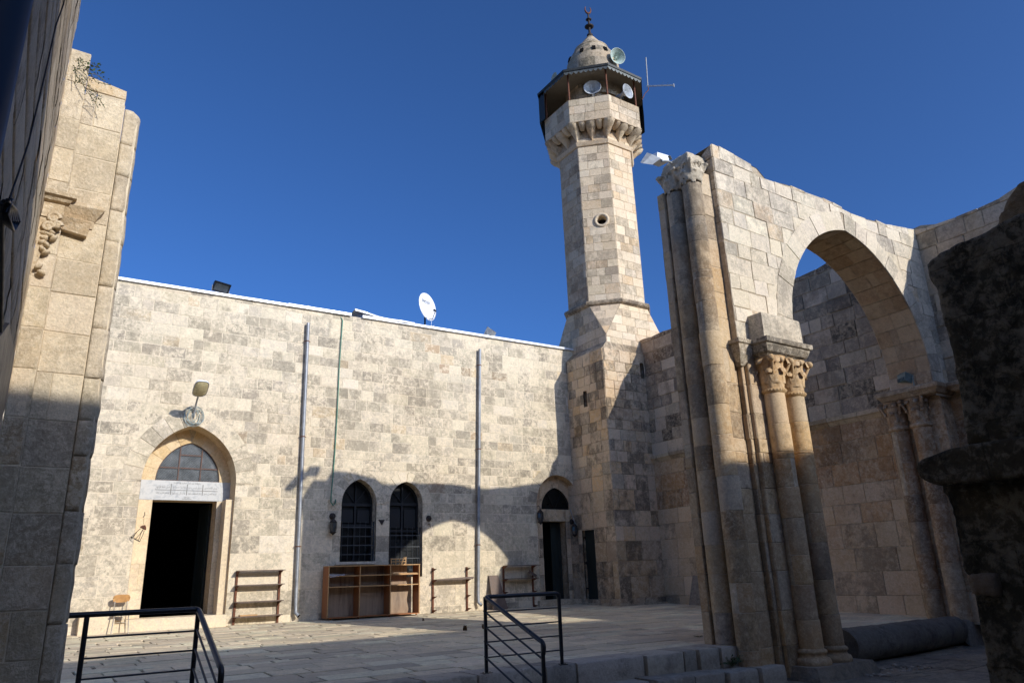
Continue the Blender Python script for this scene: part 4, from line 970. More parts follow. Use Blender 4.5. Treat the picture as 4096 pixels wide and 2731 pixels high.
sheet(mb, FRb, -6, 17.4, -.6, 9.3, (), 0, 1, lambda u: TW(u)-.05, du=.5)
y = -6.0
while y < 17.4:
    b = min(17.4, y+.5); h = min(TW(y), TW(b))-.06; mb.face([(XR-.0, y, h), (XR+1.0, y, h), (XR+1.0, b, h), (XR, b, h)], (.35, .32, .27, .5), 1); y = b
mb.build('wall_masonry', [S_SIDE, S_MORTARD], side)
# projecting ledge (string course)
def molding(mb, F, u0, u1, prof, seed, pal, lw=(.5, .9), m=0):
    rg = random.Random(seed); u = u0
    while u < u1-.01:
        b = min(u1, u+rg.uniform(*lw)); t = pick(rg, pal)
        if u1-b < .15: b = u1
        nn2 = max(2, int((b-u)/.12)); rows_ = [[Vector(F(u+.004+(b-u-.008)*k/nn2, v, d+.006*math.sin(u*9+k))) for k in range(nn2+1)] for (d, v) in prof]
        mb.grid(rows_, t, m, False)
        for k in (0, nn2): mb.face([r_[k] for r_ in rows_], t, m)
        u = b
mb = MB(); molding(mb, FR, 8.5, BY, [(0, ZS-.22), (.03, ZS-.2), (.09, ZS-.12), (.13, ZS-.10), (.135, ZS), (.0, ZS+.03)], 83, [(2, (.50, .44, .35)), (1, (.42, .34, .24))]); mb.build('ledge', S_SIDE, side)

# ================================================================ ARCH WALL
FA = lambda u, v, d: (u, YA-d, v)
TH = .93; YB = YA+TH; FAB = lambda u, v, d: (u, YB+d, v)
AL, AR, AS, AA = 11.32, 16.03, 5.05, 7.80
archw = thing('arch_wall', 'tall ruined limestone wall pierced by a large pointed arch, broken along its top', 'arch', (13.5, YA, 0))
TA = pwl([(9.6, 8.62), (9.85, 8.62), (10.3, 8.60), (10.31, 8.58), (10.75, 8.52), (11.02, 8.50), (11.04, 8.30), (11.9, 8.40), (12.2, 8.42), (12.21, 8.38), (13.2, 8.42), (13.9, 8.36), (13.91, 8.30), (14.6, 8.34), (15.2, 8.42), (15.21, 8.36), (16.0, 8.50), (16.7, 8.58), (17, 8.6)])
ac = arch(AL, AR, AS, AA, 14); acut = [ac, [(AL, 4.0), (AR, 4.0), (AR, AS), (AL, AS)]]; RW = .42
rg_ = ringpoly(AL, AR, AS, AA, RW, 12)
mb = MB(); rng = random.Random(15)
rA = rowlist(rng, 4.78, 8.62, .27, .36)
XL = 9.73
masonry(mb, FA, XL, XR, rA, (.28, .62), acut+[rg_], pal=PAL_ARCH, joint=.010, dep=(.004, .018), seed=201, top=TA, wob=.013)
voussoirs(mb, FA, AL, AR, AS, AA, RW, 11, [(4, (.58, .54, .47)), (2, (.50, .47, .41)), (1, (.60, .57, .51))], 202, dep=(.014, .026), joint=.008)
sheet(mb, FA, XL, XR, 4.5, 9, acut, 0, 1, lambda u: TA(u)-.03, du=.3)
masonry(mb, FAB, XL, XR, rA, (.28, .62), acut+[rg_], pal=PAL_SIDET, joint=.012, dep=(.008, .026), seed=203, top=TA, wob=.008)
sheet(mb, FAB, XL, XR, 4.5, 9, acut, 0, 1, lambda u: TA(u)-.03, du=.3)
voussoirs(mb, FAB, AL, AR, AS, AA, RW, 11, PAL_SIDE, 204)
x = XL
while x < XR:
    b = min(XR, x+.25); mb.face([(x, YA-.01, TA(x)-.04), (b, YA-.01, TA(b)-.04), (b, YB, TA(b)-.04), (x, YB, TA(x)-.04)], (.42, .38, .32, .9), 0); x = b
# left end of the wall above the half columns
FE2 = lambda u, v, d: (XL-d, u, v)
masonry(mb, FE2, YA, YA+.42, [6.6]+[r for r in rA if r > 6.8], (.28, .5), pal=PAL_GREYC, joint=.012, dep=(.006, .02), seed=205, top=lambda u: 8.6-(u-YA)*.55)
masonry(mb, FE2, YA+.36, YB, [r for r in rA if r < 8.0], (.28, .5), pal=PAL_GREYC, joint=.012, dep=(.002, .006), seed=206)
sheet(mb, FE2, YA, YB, 4.5, 8.2, (), 0, 1)
# soffit: one stone after another along the arch, jointed across the thickness
c_ = (AL+AR)/2; a_ = c_-AL; h_ = AA-AS; R_ = (a_*a_+h_*h_)/(2*a_); th_ = math.atan2(h_, R_-a_)
for side_ in (0, 1):
    def FSo(u, v, d, side_=side_):
        t = u/R_; x = AL+R_-(R_-d)*math.cos(t); z = AS+(R_-d)*math.sin(t); return (x if side_ == 0 else 2*c_-x, YA+v, z)
    rg = random.Random(210+side_); L = R_*th_; ns = 11
    for i in range(ns):
        v = 0.0
        cutsv = [0]+sorted(rg.sample([.28, .46, .62], rg.choice((1, 2))))+[TH]
        for v0, v1 in zip(cutsv[:-1], cutsv[1:]):
            t = pick(rg, [(3, (.50, .40, .29)), (2, (.44, .33, .22)), (1, (.56, .47, .36))]); dd = rg.uniform(.004, .014); N = 3
            g = [[FSo(L*(i+.03+.94*k/N)/ns, vv, dd) for k in range(N+1)] for vv in (v0+.004, v1-.004)]
            mb.grid(g, t, 2, True)
            g0 = [[FSo(L*(i+.0+k/N)/ns, vv, -.01) for k in range(N+1)] for vv in (v0, v1)]
            mb.grid(g0, (.2, .15, .1, .9), 1, True)
            for q in (0, N): mb.face([g[0][q], g[1][q], FSo(L*(i+.03+.94*q/N)/ns, v1-.004, -.03), FSo(L*(i+.03+.94*q/N)/ns, v0+.004, -.03)], t, 2)
mb.build('arch_masonry', [S_ARCH, S_MORTARD, stone('soffit_stone', lime=(.55, .44, .31), lime_amt=.3, grime=(.12, .075, .04), grime_amt=.25, ochre=(.36, .19, .08), ochre_amt=.5, pit=.3, bump=.4, streak=.55)], archw)
# ---- right pilaster of the arch against the side wall
rg = random.Random(33)
rP = rowlist(rng, -.05, 4.72, .45, .62)
mb = MB()
FP1 = lambda u, v, d: (XR-.70+.0-d, u, v)       # reveal face of the pilaster (towards the opening)
FP2 = lambda u, v, d: (u, YA+.05-d, v)          # front
masonry(mb, lambda u, v, d: (XR-.42-d, u, v), YA+.05, YB+.35, rP, (.5, 1.2), pal=[(2, (.40, .30, .20)), (2, (.34, .235, .15)), (1, (.44, .34, .24))], joint=.01, dep=(.006, .014), seed=211)
masonry(mb, FP2, XR-.42, XR, rP, (.5, 1.2), pal=[(2, (.40, .30, .20)), (1, (.34, .235, .15))], joint=.01, dep=(.006, .014), seed=212)
masonry(mb, lambda u, v, d: (u, YB+.35+d, v), XR-.42, XR, rP, (.5, 1.2), pal=PAL_SIDE, joint=.01, dep=(.006, .014), seed=213)
mb.box((XR-.42, YA+.05, -.1), (XR, YB+.35, 4.72), (.3, .24, .17, .5), 1)
# wall above the capital back to the arch
masonry(mb, lambda u, v, d: (XR-.67-d, u, v), YA, YB, [4.78, 5.06], (.5, .5), pal=PAL_SIDE, seed=214)
mb.build('right_pilaster', [S_SIDE, S_MORTARD], archw)
def shaft_stack(mb, c, r, z0, z1, rws, pal, seed, a0=0, a1=2*math.pi, n=24, m=0, gm=1):
    rg = random.Random(seed)
    for a, b in zip(rws[:-1], rws[1:]):
        if b <= z0 or a >= z1: continue
        a_, b_ = max(a, z0), min(b, z1); j = rg.uniform(-.004, .004); t = pick(rg, pal); ro = r+rg.uniform(-.004, .004)
        mb.lathe((c[0]+j, c[1]-j, 0), [(ro-.012, a_+.002), (ro-.001, a_+.004), (ro, a_+.012), (ro, b_-.012), (ro-.001, b_-.004), (ro-.012, b_-.002)], n, t=t, m=m, a0=a0, a1=a1)
    mb.lathe((c[0], c[1], 0), [(r-.005, z0), (r-.005, z1)], n, t=(.3, .25, .2, .5), m=gm, a0=a0, a1=a1)
mb = MB()
HC = [(XR-.48, 8.13, .185), (XR-.48, 8.62, .185)]
for i, (x, y, r) in enumerate(HC): shaft_stack(mb, (x, y), r, -.05, 3.95, rowlist(rng, -.05, 3.95, .45, .75), [(2, (.38, .28, .19)), (2, (.31, .21, .135)), (1, (.42, .33, .24))], 220+i)
mb.build('half_column', [S_SIDE, S_MORTARD], archw)
def acanthus(mb, c, r0, r1, z0, z1, seed, n=8, a0=0.0, tint=None, pal=PAL_COL, square=None, curl=.06):
    """bell with two tiers of curling leaves and corner volutes under a slab"""
    rg = random.Random(seed); H = z1-z0; t = tint or pick(rg, pal)
    mb.lathe((c[0], c[1], 0), [(r0, z0), (r0*1.02, z0+H*.3), (r0*1.1, z0+H*.6), (r1*.92, z0+H*.9), (r1, z1)], 20, t=t)
    for tier, (zb, zt2, ro, cr) in enumerate(((z0+.0*H, z0+H*.50, r0*1.06, curl), (z0+.15*H, z0+H*.82, r0*1.15, curl*1.15))):
        for k in range(n):
            a = a0+2*math.pi*(k+.5*tier)/n; u = Vector((math.cos(a), math.sin(a), 0)); tt = Vector((-u.y, u.x, 0)); rows_ = []
            w0 = math.pi*ro/n*.92
            for q in range(9):
                s_ = q/8
                if s_ < .72: out = ro*(1+.10*s_); z = zb+(zt2-zb)*s_/.72; 
                else:
                    ph = (s_-.72)/.28*math.pi*1.15; out = ro*1.08+cr*(1-math.cos(ph))*.6; z = zt2+cr*.75*math.sin(ph)
                wv = w0*(.75+.45*math.sin(s_*math.pi*.9))*(1-.45*max(0, s_-.75)/.25)
                rows_.append([Vector((c[0], c[1], z))+u*(out-.030*abs(e)**1.5)+tt*(wv*e) for e in (-1, -.6, -.25, 0, .25, .6, 1)])
            mb.grid(rows_, t, 0, True)
    for k in range(4):
        a = math.pi/4+k*math.pi/2; u = Vector((math.cos(a), math.sin(a), 0)); cc = Vector((c[0], c[1], z1-H*.13))+u*(r1*1.12); tt = Vector((-u.y, u.x, 0)); pts = []; rr_ = []
        for q in range(22):
            th = q/21*math.pi*3.2; ra = H*.13*(1-q/24); pts.append(cc+u*(ra*math.cos(th))+Vector((0, 0, ra*math.sin(th)))); rr_.append(.026*(1-q/40))
        mb.tube(pts, rr_, 7, t)
        mb.tube([Vector((c[0], c[1], z0+H*.45))+u*r0*1.1, Vector((c[0], c[1], z0+H*.62))+u*(r1*.98), cc+u*(H*.10)+Vector((0, 0, H*.06))], [.03, .028, .024], 7, t)
mb = MB()
for i, (x, y, r) in enumerate(HC): acanthus(mb, (x, y), .19, .27, 4.0, 4.55, 230+i, 8, tint=(.36, .25, .16, .6)); mb.lathe((x, y, 0), [(.17, 3.90), (.225, 3.92), (.23, 3.96), (.20, 4.0)], 20, t=(.40, .30, .2, .5))
mb.build('capital', S_SIDE, archw)
mb = MB()
def slab_m(mb, x0, x1, y0, y1, prof, t):
    """moulded slab: prof = [(outset, z)...] around a rectangle"""
    rows_ = []
    for o_, z in prof:
        P = [(x0-o_, y0-o_), (x1+o_, y0-o_), (x1+o_, y1+o_), (x0-o_, y1+o_)]; row = []
        for k in range(4):
            for q in range(8):
                f = q/8; p = P[k]; p2 = P[(k+1) % 4]; pt = Vector((p[0]+(p2[0]-p[0])*f, p[1]+(p2[1]-p[1])*f, z)); nn = noise.noise_vector(pt*6)*.012; row.append(pt+Vector((nn.x, nn.y, nn.z*.5)))
        rows_.append(row)
    mb.grid(rows_, t, 0, False, True); mb.face([rows_[-1][k*8] for k in range(4)], t); mb.face([rows_[0][k*8] for k in range(4)], t)
PI_ = [(-.12, 0), (-.06, .02), (-.01, .09), (.02, .12), (.03, .13), (.03, .20), (0, .23)]
slab_m(mb, XR-.78, XR+.1, YA-.10, YB+.30, [(o_, 4.55+z) for o_, z in PI_], (.42, .34, .25, .7))
slab_m(mb, XR-.40, XR+.1, YA-.55, YA-.12, [(o_, 4.57+z*.9) for o_, z in PI_], (.40, .33, .25, .7))
mb.build('impost_slab', S_SIDE, archw)

# ---- the free-standing clustered pier carrying the left foot of the arch
pier = thing('clustered_pier', 'clustered limestone pier of half columns and stepped corners with carved capital, sunlit at the top', 'pillar', (10.2, 8.1, ZLOW))
rP = rowlist(random.Random(44), ZLOW, 8.1, .40, .62)
mb = MB(); ZC = 4.72
def course_wall(mb, p, q, z0, z1, rws, pal, seed, dep=(.0, .012), m=0):
    """one plan segment p->q (outside on its right hand) built in courses"""
    p, q = Vector((p[0], p[1], 0)), Vector((q[0], q[1], 0)); L = (q-p).length; d = (q-p)/L; n_ = Vector((d.y, -d.x, 0))
    F = lambda u, v, dd: p+d*u+n_*dd+Vector((0, 0, v))
    rs = [max(z0, min(z1, r)) for r in rws]; rs = sorted(set(rs))
    masonry(mb, F, 0, L, rs, (max(.3, L*.7), max(.6, L*1.2)), pal=pal, joint=.007, dep=dep, seed=seed, bevel=.010, wob=.003)
    mb.face([F(0, z0, -.004), F(L, z0, -.004), F(L, z1, -.004), F(0, z1, -.004)], (.25, .2, .16, .5), 1)
PLOW = [(4, (.30, .245, .19)), (3, (.36, .28, .195)), (2, (.25, .215, .18)), (1, (.38, .34, .29))]  # lower pier tints, toned down for the shade there
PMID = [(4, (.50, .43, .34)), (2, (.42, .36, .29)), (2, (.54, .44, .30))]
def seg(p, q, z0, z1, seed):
    course_wall(mb, p, q, z0, min(z1, 2.9), rP, [(3, (.39, .30, .20)), (2, (.42, .29, .165)), (1, (.36, .31, .26))], seed)  # below the shadow line: browner stone, shade also darkens the tints
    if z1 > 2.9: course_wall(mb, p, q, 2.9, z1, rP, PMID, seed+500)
# rebuild list of plan segments (left face)
mb = MB()
for k, (p, q) in enumerate(((( 9.95, 8.66), (9.24, 8.60)), ((9.24, 8.60), (9.24, 8.44)), ((9.24, 8.44), (9.44, 8.44)), ((9.44, 8.44), (9.44, 7.72)), ((9.44, 7.72), (9.72, 7.72)))):
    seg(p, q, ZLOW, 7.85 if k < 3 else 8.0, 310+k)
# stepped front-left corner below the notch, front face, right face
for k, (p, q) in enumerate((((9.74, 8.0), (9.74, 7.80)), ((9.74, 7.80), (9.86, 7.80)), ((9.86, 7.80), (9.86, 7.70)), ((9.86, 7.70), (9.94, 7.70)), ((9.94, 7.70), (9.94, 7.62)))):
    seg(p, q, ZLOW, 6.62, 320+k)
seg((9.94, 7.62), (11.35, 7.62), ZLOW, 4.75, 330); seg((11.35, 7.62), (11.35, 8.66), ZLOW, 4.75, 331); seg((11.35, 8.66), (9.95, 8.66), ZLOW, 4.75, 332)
mb.box((9.46, 7.9, ZLOW), (9.9, 8.5, 7.9), (.3, .25, .2, .5), 1); mb.box((9.9, 7.8, ZLOW), (11.3, 8.6, 4.7), (.3, .25, .2, .5), 1)
mb.box((9.78, 7.72, 4.6), (10.2, 8.5, 6.60), (.3, .25, .2, .5), 1)
mb.face([(9.74, 7.60, 6.62), (9.94, 7.60, 6.62), (9.94, 7.9, 6.62), (9.74, 7.9, 6.62)], (.4, .32, .24, .5))
# ragged projecting stone where the pier has lost its right corner
mb.box((11.34, 7.70, 1.55), (11.47, 8.5, 2.05), (.20, .18, .16, .6))
mb.build('pier_body', [S_PIER, S_MORTARD], pier)
LC = [(9.38, 8.27, .175), (9.38, 7.87, .175)]
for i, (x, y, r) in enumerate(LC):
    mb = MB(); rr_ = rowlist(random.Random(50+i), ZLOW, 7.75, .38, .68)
    shaft_stack(mb, (x, y), r, ZLOW, 2.9, rr_, [(3, (.42, .32, .21)), (2, (.38, .27, .165)), (1, (.40, .35, .29))], 340+i); shaft_stack(mb, (x, y), r, 2.9, 5.9, rr_, [(3, (.50, .40, .28)), (2, (.46, .385, .30))], 342+i)  # lowest drums: brown stone with shade put into the tint
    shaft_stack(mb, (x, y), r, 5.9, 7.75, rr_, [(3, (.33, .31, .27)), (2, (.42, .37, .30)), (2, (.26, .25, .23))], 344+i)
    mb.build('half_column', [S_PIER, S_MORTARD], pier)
mb = MB()
for i, (x, y, r) in enumerate(LC): acanthus(mb, (x, y), .18, .235, 7.72, 8.18, 350+i, 6, tint=(.47, .43, .36, .4), curl=.045)
slab_m(mb, 9.22, 9.75, 7.74, 8.44, [(-.04, 8.1), (.0, 8.2), (-.04, 8.36), (-.1, 8.44)], (.46, .42, .35, .4))
cc = displaced(mb.build('broken_capital', stone('worn_capital_stone', tint=(.44, .405, .34), lime=(.66, .61, .52), lime_amt=.5, grime=(.12, .115, .10), grime_amt=.7, ochre_amt=.1, pit=.7, bump=.6), pier), .03, .10, vox=.018, second=(.012, .03))
# twin columns, capital, impost
TC = [(10.36, 7.50, .175), (10.92, 7.52, .175)]
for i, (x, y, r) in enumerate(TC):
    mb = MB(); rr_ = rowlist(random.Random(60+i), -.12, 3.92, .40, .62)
    shaft_stack(mb, (x, y), r, -.12, 2.9, rr_, [(3, (.38, .285, .19)), (2, (.33, .27, .21)), (1, (.40, .28, .17))], 360+i); shaft_stack(mb, (x, y), r, 2.9, 3.92, rr_, PAL_COL, 362+i)  # shafts under the shadow line get darker, shaded tints
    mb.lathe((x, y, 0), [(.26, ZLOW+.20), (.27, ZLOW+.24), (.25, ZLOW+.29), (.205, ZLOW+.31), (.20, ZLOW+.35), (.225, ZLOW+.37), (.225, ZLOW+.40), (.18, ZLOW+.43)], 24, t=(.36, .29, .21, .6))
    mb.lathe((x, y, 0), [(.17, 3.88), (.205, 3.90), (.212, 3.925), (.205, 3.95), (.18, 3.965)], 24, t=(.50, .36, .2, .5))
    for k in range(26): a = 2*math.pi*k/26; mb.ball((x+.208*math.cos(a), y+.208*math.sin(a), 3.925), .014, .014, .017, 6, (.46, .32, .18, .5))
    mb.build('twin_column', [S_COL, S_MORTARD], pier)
mb = MB()
for i, (x, y, r) in enumerate(TC): acanthus(mb, (x, y), .185, .27, 3.96, 4.50, 370+i, 6, a0=-math.pi/2, tint=(.54, .40, .25, .5), curl=.075)
for k in range(5): mb.ball((10.10+.26*k, 7.27, 4.44), .055, .07, .06, 8, (.55, .42, .27, .5))
displaced(mb.build('carved_capital', S_COL, pier), .02, .06)
mb = MB(); slab_m(mb, 10.02, 11.14, 7.25, 7.70, [(-.09, 4.50), (-.07, 4.53), (-.02, 4.56), (.02, 4.66), (.025, 4.69), (.055, 4.70), (.065, 4.72), (.065, 4.785), (0, 4.80)], (.15, .14, .125, .9))
slab_m(mb, 9.66, 10.04, 7.52, 7.9, [(-.14, 4.36), (-.10, 4.42), (-.03, 4.56), (.0, 4.70), (.03, 4.72), (.03, 4.79), (0, 4.80)], (.34, .29, .22, .9)); mb.build('cornice', S_ARCH, pier)
mb = MB(); slab_m(mb, 10.05, 11.10, 7.29, 7.66, [(0, 4.79), (0, 5.0), (-.005, 5.22), (-.01, 5.25)], (.52, .49, .43, .6)); mb.build('impost_block', S_ARCH, pier)
mb = MB(); mb.hexa([(9.9, 7.08, ZLOW-.1), (11.5, 7.08, ZLOW-.1), (11.6, 8.8, ZLOW-.1), (9.9, 8.8, ZLOW-.1), (9.98, 7.18, ZLOW+.2), (11.4, 7.18, ZLOW+.2), (11.45, 8.7, ZLOW+.2), (9.98, 8.7, ZLOW+.2)], (.26, .23, .19, .7))
pl = mb.build('plinth', S_STEP, pier)
# rubble at the broken right foot
mb = MB(); rg = random.Random(9)
for k in range(60):
    x, y = rg.uniform(10.9, 12.6), rg.uniform(6.9, 7.5); s_ = rg.uniform(.02, .06); mb.ball((x, y, ZLOW+s_*.3), s_, s_*.8, s_*.5, 6, pick(rg, PAL_STEP), rot=Matrix.Rotation(rg.random()*6, 3, 'Z'))
tag(mb.build('gravel', S_STEP), 'loose grey gravel and dirt along the foot of the fallen column', 'gravel', kind='stuff')

# ================================================================ LEFT WALL AND ITS PIER
leftw = thing('left_wall', 'eroded limestone wall seen edge on at the far left, streaked with deep horizontal joints', 'wall', (-.3, 5, ZLOW))
XW = -.22
def FWl(u, v, d):
    return (XW+d+noise.noise(Vector((u*.25, v*2.0, 3)))*.012, u, v)
mb = MB(); rng = random.Random(55)
rws = rowlist(rng, ZLOW, 9.2, .20, .34)
n2 = 90
for a, b in zip(rws[:-1], rws[1:]):
    u = -6.0; rg = random.Random(int(a*1000))
    while u < 7.62:
        e = min(7.62, u+rg.uniform(.4, .9)); dd = rg.uniform(-.004, .006); t = pick(rg, PAL_LEFT); nx = max(2, int((e-u)/.12))
        g = []
        for v_, off in ((a+.003, -.018), (a+.010, -.003), (a+.03, .0), (a*.75+b*.25, .002), ((a+b)/2, .003), (a*.25+b*.75, .002), (b-.03, 0), (b-.010, -.003), (b-.003, -.018)):
            row = []
            for k in range(nx+1):
                uu = u+.004+(e-u-.008)*k/nx; er = noise.noise(Vector((uu*.8, v_*16, 7)))*.005+noise.noise(Vector((uu*2.5, v_*30, 1)))*.002
                row.append(FWl(uu, v_+noise.noise(Vector((uu*.6, a, 5)))*.02, dd+off+er))
            g.append(row)
        mb.grid(g, t, 0, True); u = e
mb.box((XW-.9, -6, ZLOW-.1), (XW-.02, 7.60, 9.2), (.3, .25, .19, .5), 1)
mb.build('wall_masonry', [S_ROUGH, S_MORTARD], leftw)
FLb = lambda u, v, d: (u, YA-d, v)
lp = thing('left_pier', 'tall broken limestone pier at the left with rounded right edge and carved impost remains', 'pillar', (.2, YA, ZLOW))
Y1 = YA
def xz(x, y, Y=Y1): p = onY(x, y, Y); return p[0], p[2]
xa = .5*(xz(198, 179)[0]+xz(161, 417)[0]); xb = .5*(xz(287, 242)[0]+xz(240, 574)[0]); xc = .5*(xz(333, 268)[0]+xz(147, 1480)[0])
za, zb2, zcc = xz(198, 122)[1], xz(255, 186)[1], xz(315, 252)[1]
print('LEFT', xa, xb, xc, za, zb2, zcc)
mb = MB(); rng = random.Random(66); rw = rowlist(rng, ZLOW, za, .34, .46)
wpal = lambda u, v: PAL_LEFT if v > 2.6 else [(3, (.44, .385, .31)), (2, (.39, .34, .28)), (1, (.44, .34, .23))]  # shade over the lower courses is put into a darker palette
masonry(mb, FLb, XW, xa, rw, (.3, .6), palf=wpal, joint=.010, dep=(.004, .012), seed=400, bevel=.005, top=lambda u: za-.01*math.sin(u*30))
masonry(mb, lambda u, v, d: (u, Y1+.06-d, v), xa, xb, rw, (.30, .7), palf=wpal, joint=.010, dep=(.004, .012), seed=401, top=lambda u: zb2+.02-(u-xa)*.15, bevel=.005)
masonry(mb, lambda u, v, d: (xa+d, u, v), Y1-.01, Y1+.08, rw, (.3, .6), palf=wpal, joint=.008, dep=(.0, .004), seed=402)
mb.box((XW, Y1+.0, ZLOW), (xa, Y1+1.0, za-.03), (.3, .25, .2, .5), 1); mb.box((xa, Y1+.06, ZLOW), (xb, Y1+1.0, zb2-.22), (.3, .25, .2, .5), 1)
mb.face([(XW, Y1, za-.02), (xa, Y1, za-.02), (xa, Y1+1, za-.02), (XW, Y1+1, za-.02)], (.5, .45, .36, .6)); mb.face([(xa, Y1+.07, zb2-.2), (xb, Y1+.07, zb2-.2), (xb, Y1+1, zb2-.2), (xa, Y1+1, zb2-.2)], (.5, .45, .36, .6))
mb.build('pier_body', [S_LEFT, S_MORTAR], lp)
mb = MB(); rr_ = rowlist(random.Random(5), ZLOW, zcc, .32, .50); cr_ = .085; yf = Y1+.045
plan = [(xb+.004, yf+.03), (xb+.006, yf)]+[(xb+(xc-cr_-xb)*k/3, yf) for k in (1, 2, 3)]+[(xc-cr_+cr_*math.sin(q*math.pi/12), yf+cr_*1.5*(1-math.cos(q*math.pi/12))) for q in range(1, 7)]+[(xc, yf+.5), (xc, yf+.95)]
for a, b in zip(rr_[:-1], rr_[1:]):
    rg = random.Random(int(b*991)); t = pick(rg, wpal(0, a)); jx = rg.uniform(-.006, .004); jy = rg.uniform(-.006, .004); rows_ = []; tp = b >= rr_[-1]-.001
    for z, dr_ in ((a+.002, -.014), (a+.004, -.001), (a+.05, 0), ((a*2+b)/3, .0), ((a+b*2)/3, .0), (b-.05, 0), (b-.004, -.001), (b-.002, -.014)):
        row = []
        for k, (x, y) in enumerate(plan):
            f = k/(len(plan)-1); nn = noise.noise(Vector((x*6, z*6, y*3)))*.006+noise.noise(Vector((x*15, z*15, 4)))*.004+(noise.noise(Vector((1, z*9, 4)))*.012 if 5 < k < 11 else 0)
            row.append((x+jx*(k > 4)+nn*(k > 4)+dr_*(k > 7), y+jy-nn*(k <= 9)-dr_*(k <= 9), z+noise.noise(Vector((x*3, a*5, 9)))*.010-(.10*max(0, (x-xb)/(xc-xb)-.45)+.03*noise.noise(Vector((x*9, 2, 3))) if tp and z > a+.2 else 0)))
        rows_.append(row)
    mb.grid(rows_, t, 0, True)
    if tp: mb.face(rows_[-1], t)
mb.box((xb+.02, yf+.02, ZLOW), (xc-.03, Y1+.9, zcc-.14), (.45, .38, .3, .5), 1)
mb.build('corner_shaft', [S_LEFT, S_MORTAR], lp)
# impost and carved remains
c7 = lambda x, y: s2(x*.5102, 600+y*.5102)
mb = MB(); (x0, z0), (x1, z1) = xz(*c7(330, 330), Y1-.12), xz(*c7(600, 375), Y1-.12)
zA = z1
slab_m(mb, XW-.1, x1-.03, Y1-.10, Y1+.2, [(-.06, zA-.22), (-.06, zA-.06), (-.02, zA-.05), (.0, zA-.02), (.03, zA-.01), (.03, zA+.03), (0, zA+.05)], (.50, .43, .33, .7))
x2, z2 = xz(*c7(838, 470), Y1-.05)
slab_m(mb, xa-.05, x2-.04, Y1-.03, Y1+.15, [(-.06, z2-.20), (-.05, z2-.13), (0, z2-.05), (.02, z2-.02), (.02, z2+.02), (0, z2+.03)], (.56, .48, .37, .4))
x3, z3_ = xz(*c7(700, 660), Y1-.04)
mb.hexa([(xa-.06, Y1-.02, z3_+.02), (x3-.02, Y1-.02, z3_-.02), (x3-.02, Y1+.1, z3_-.02), (xa-.06, Y1+.1, z3_+.02), (xa-.06, Y1-.09, z2-.16), (x3+.0, Y1-.07, z2-.18), (x3, Y1+.1, z2-.18), (xa-.06, Y1+.1, z2-.16)], (.56, .46, .34, .4))
mb.build('impost_remains', S_LEFT, lp)
mb = MB()
for (px, py, r) in ((420, 530, .055), (375, 600, .05), (450, 590, .035)):
    x, z = xz(*c7(px, py), Y1-.1); pts = []
    for q in range(16): th = q/15*math.pi*3; ra = r*(1-q/19); pts.append((x+ra*math.cos(th), Y1-.10, z+ra*math.sin(th)))
    mb.tube(pts, [.022*(1-q/30) for q in range(16)], 7, (.55, .47, .36, .5)); mb.ball((x, Y1-.05, z), r*.95, .07, r*.95, 10, (.53, .45, .34, .5))
rg = random.Random(3)
for (px, py) in ((345, 690), (400, 670), (420, 690), (365, 740), (330, 720), (390, 640), (350, 650), (360, 800), (340, 780), (320, 960), (300, 910)):
    x, z = xz(*c7(px, py), Y1-.06); mb.ball((x, Y1-.05, z), .035+rg.random()*.015, .05, .022, 8, (.56, .48, .36, .5), rot=Matrix.Rotation(rg.uniform(-.9, .9), 3, 'Y'))
x, z = xz(*c7(330, 700), Y1-.03); mb.hexa([(XW, Y1-.01, z-.35), (x-.03, Y1-.01, z-.35), (x-.03, Y1+.1, z-.35), (XW, Y1+.1, z-.35), (XW, Y1-.09, z+.2), (x+.08, Y1-.09, z+.2), (x+.08, Y1+.1, z+.2), (XW, Y1+.1, z+.2)], (.54, .46, .35, .5))
displaced(mb.build('carved_capital_remains', S_LEFT, lp), .012, .05)

# ================================================================ FOREGROUND DARK PIER (right)
XF = 6.0
fp = thing('ruined_dark_pier', 'near-black massive ruined pier with a projecting worn ledge, close at the right', 'pillar', (XF, 2.5, ZLOW))
out = [onX(x, y, XF) for x, y in ((2352, 486), (2300, 508), (2245, 540), (2200, 556), (2150, 585), (2130, 603), (2132, 640), (2150, 668), (2168, 735), (2185, 800), (2200, 880), (2212, 960), (2222, 1020))]
led = [onX(x, y, XF-.14) for x, y in ((2352, 1000), (2300, 1008), (2222, 1022), (2175, 1033), (2130, 1050), (2110, 1058), (2105, 1075), (2113, 1095), (2132, 1108), (2160, 1116))]
low = [onX(x, y, XF) for x, y in ((2168, 1128), (2186, 1180), (2196, 1240), (2208, 1300), (2214, 1318), (2228, 1330), (2240, 1390), (2250, 1450), (2262, 1520), (2270, 1590))]
def slab_from(pts, x0, x1, yend, zend_top, zend_bot, name, mat, vox, amps):
    """solid with the traced far edge, running back towards the viewer's side"""
    m2 = MB(); P = [(p[1], p[2]) for p in pts]; poly = P+[(yend, zend_top), (yend, zend_bot)]
    a = [Vector((x0, y, z)) for y, z in poly]; b = [Vector((x1, y+ (0), z)) for y, z in poly]; N = len(poly)
    m2.face(a); m2.face(b[::-1])
    for k in range(N): m2.face([a[k], b[k], b[(k+1) % N], a[(k+1) % N]])
    o = m2.build(name, mat, fp); bm = bmesh.new(); bm.from_mesh(o.data); bmesh.ops.remove_doubles(bm, verts=bm.verts, dist=.0005); bmesh.ops.recalc_face_normals(bm, faces=bm.faces); bm.to_mesh(o.data); bm.free()
    return displaced(o, amps[0][0], amps[0][1], vox=vox, second=amps[1])
yb = -1.0
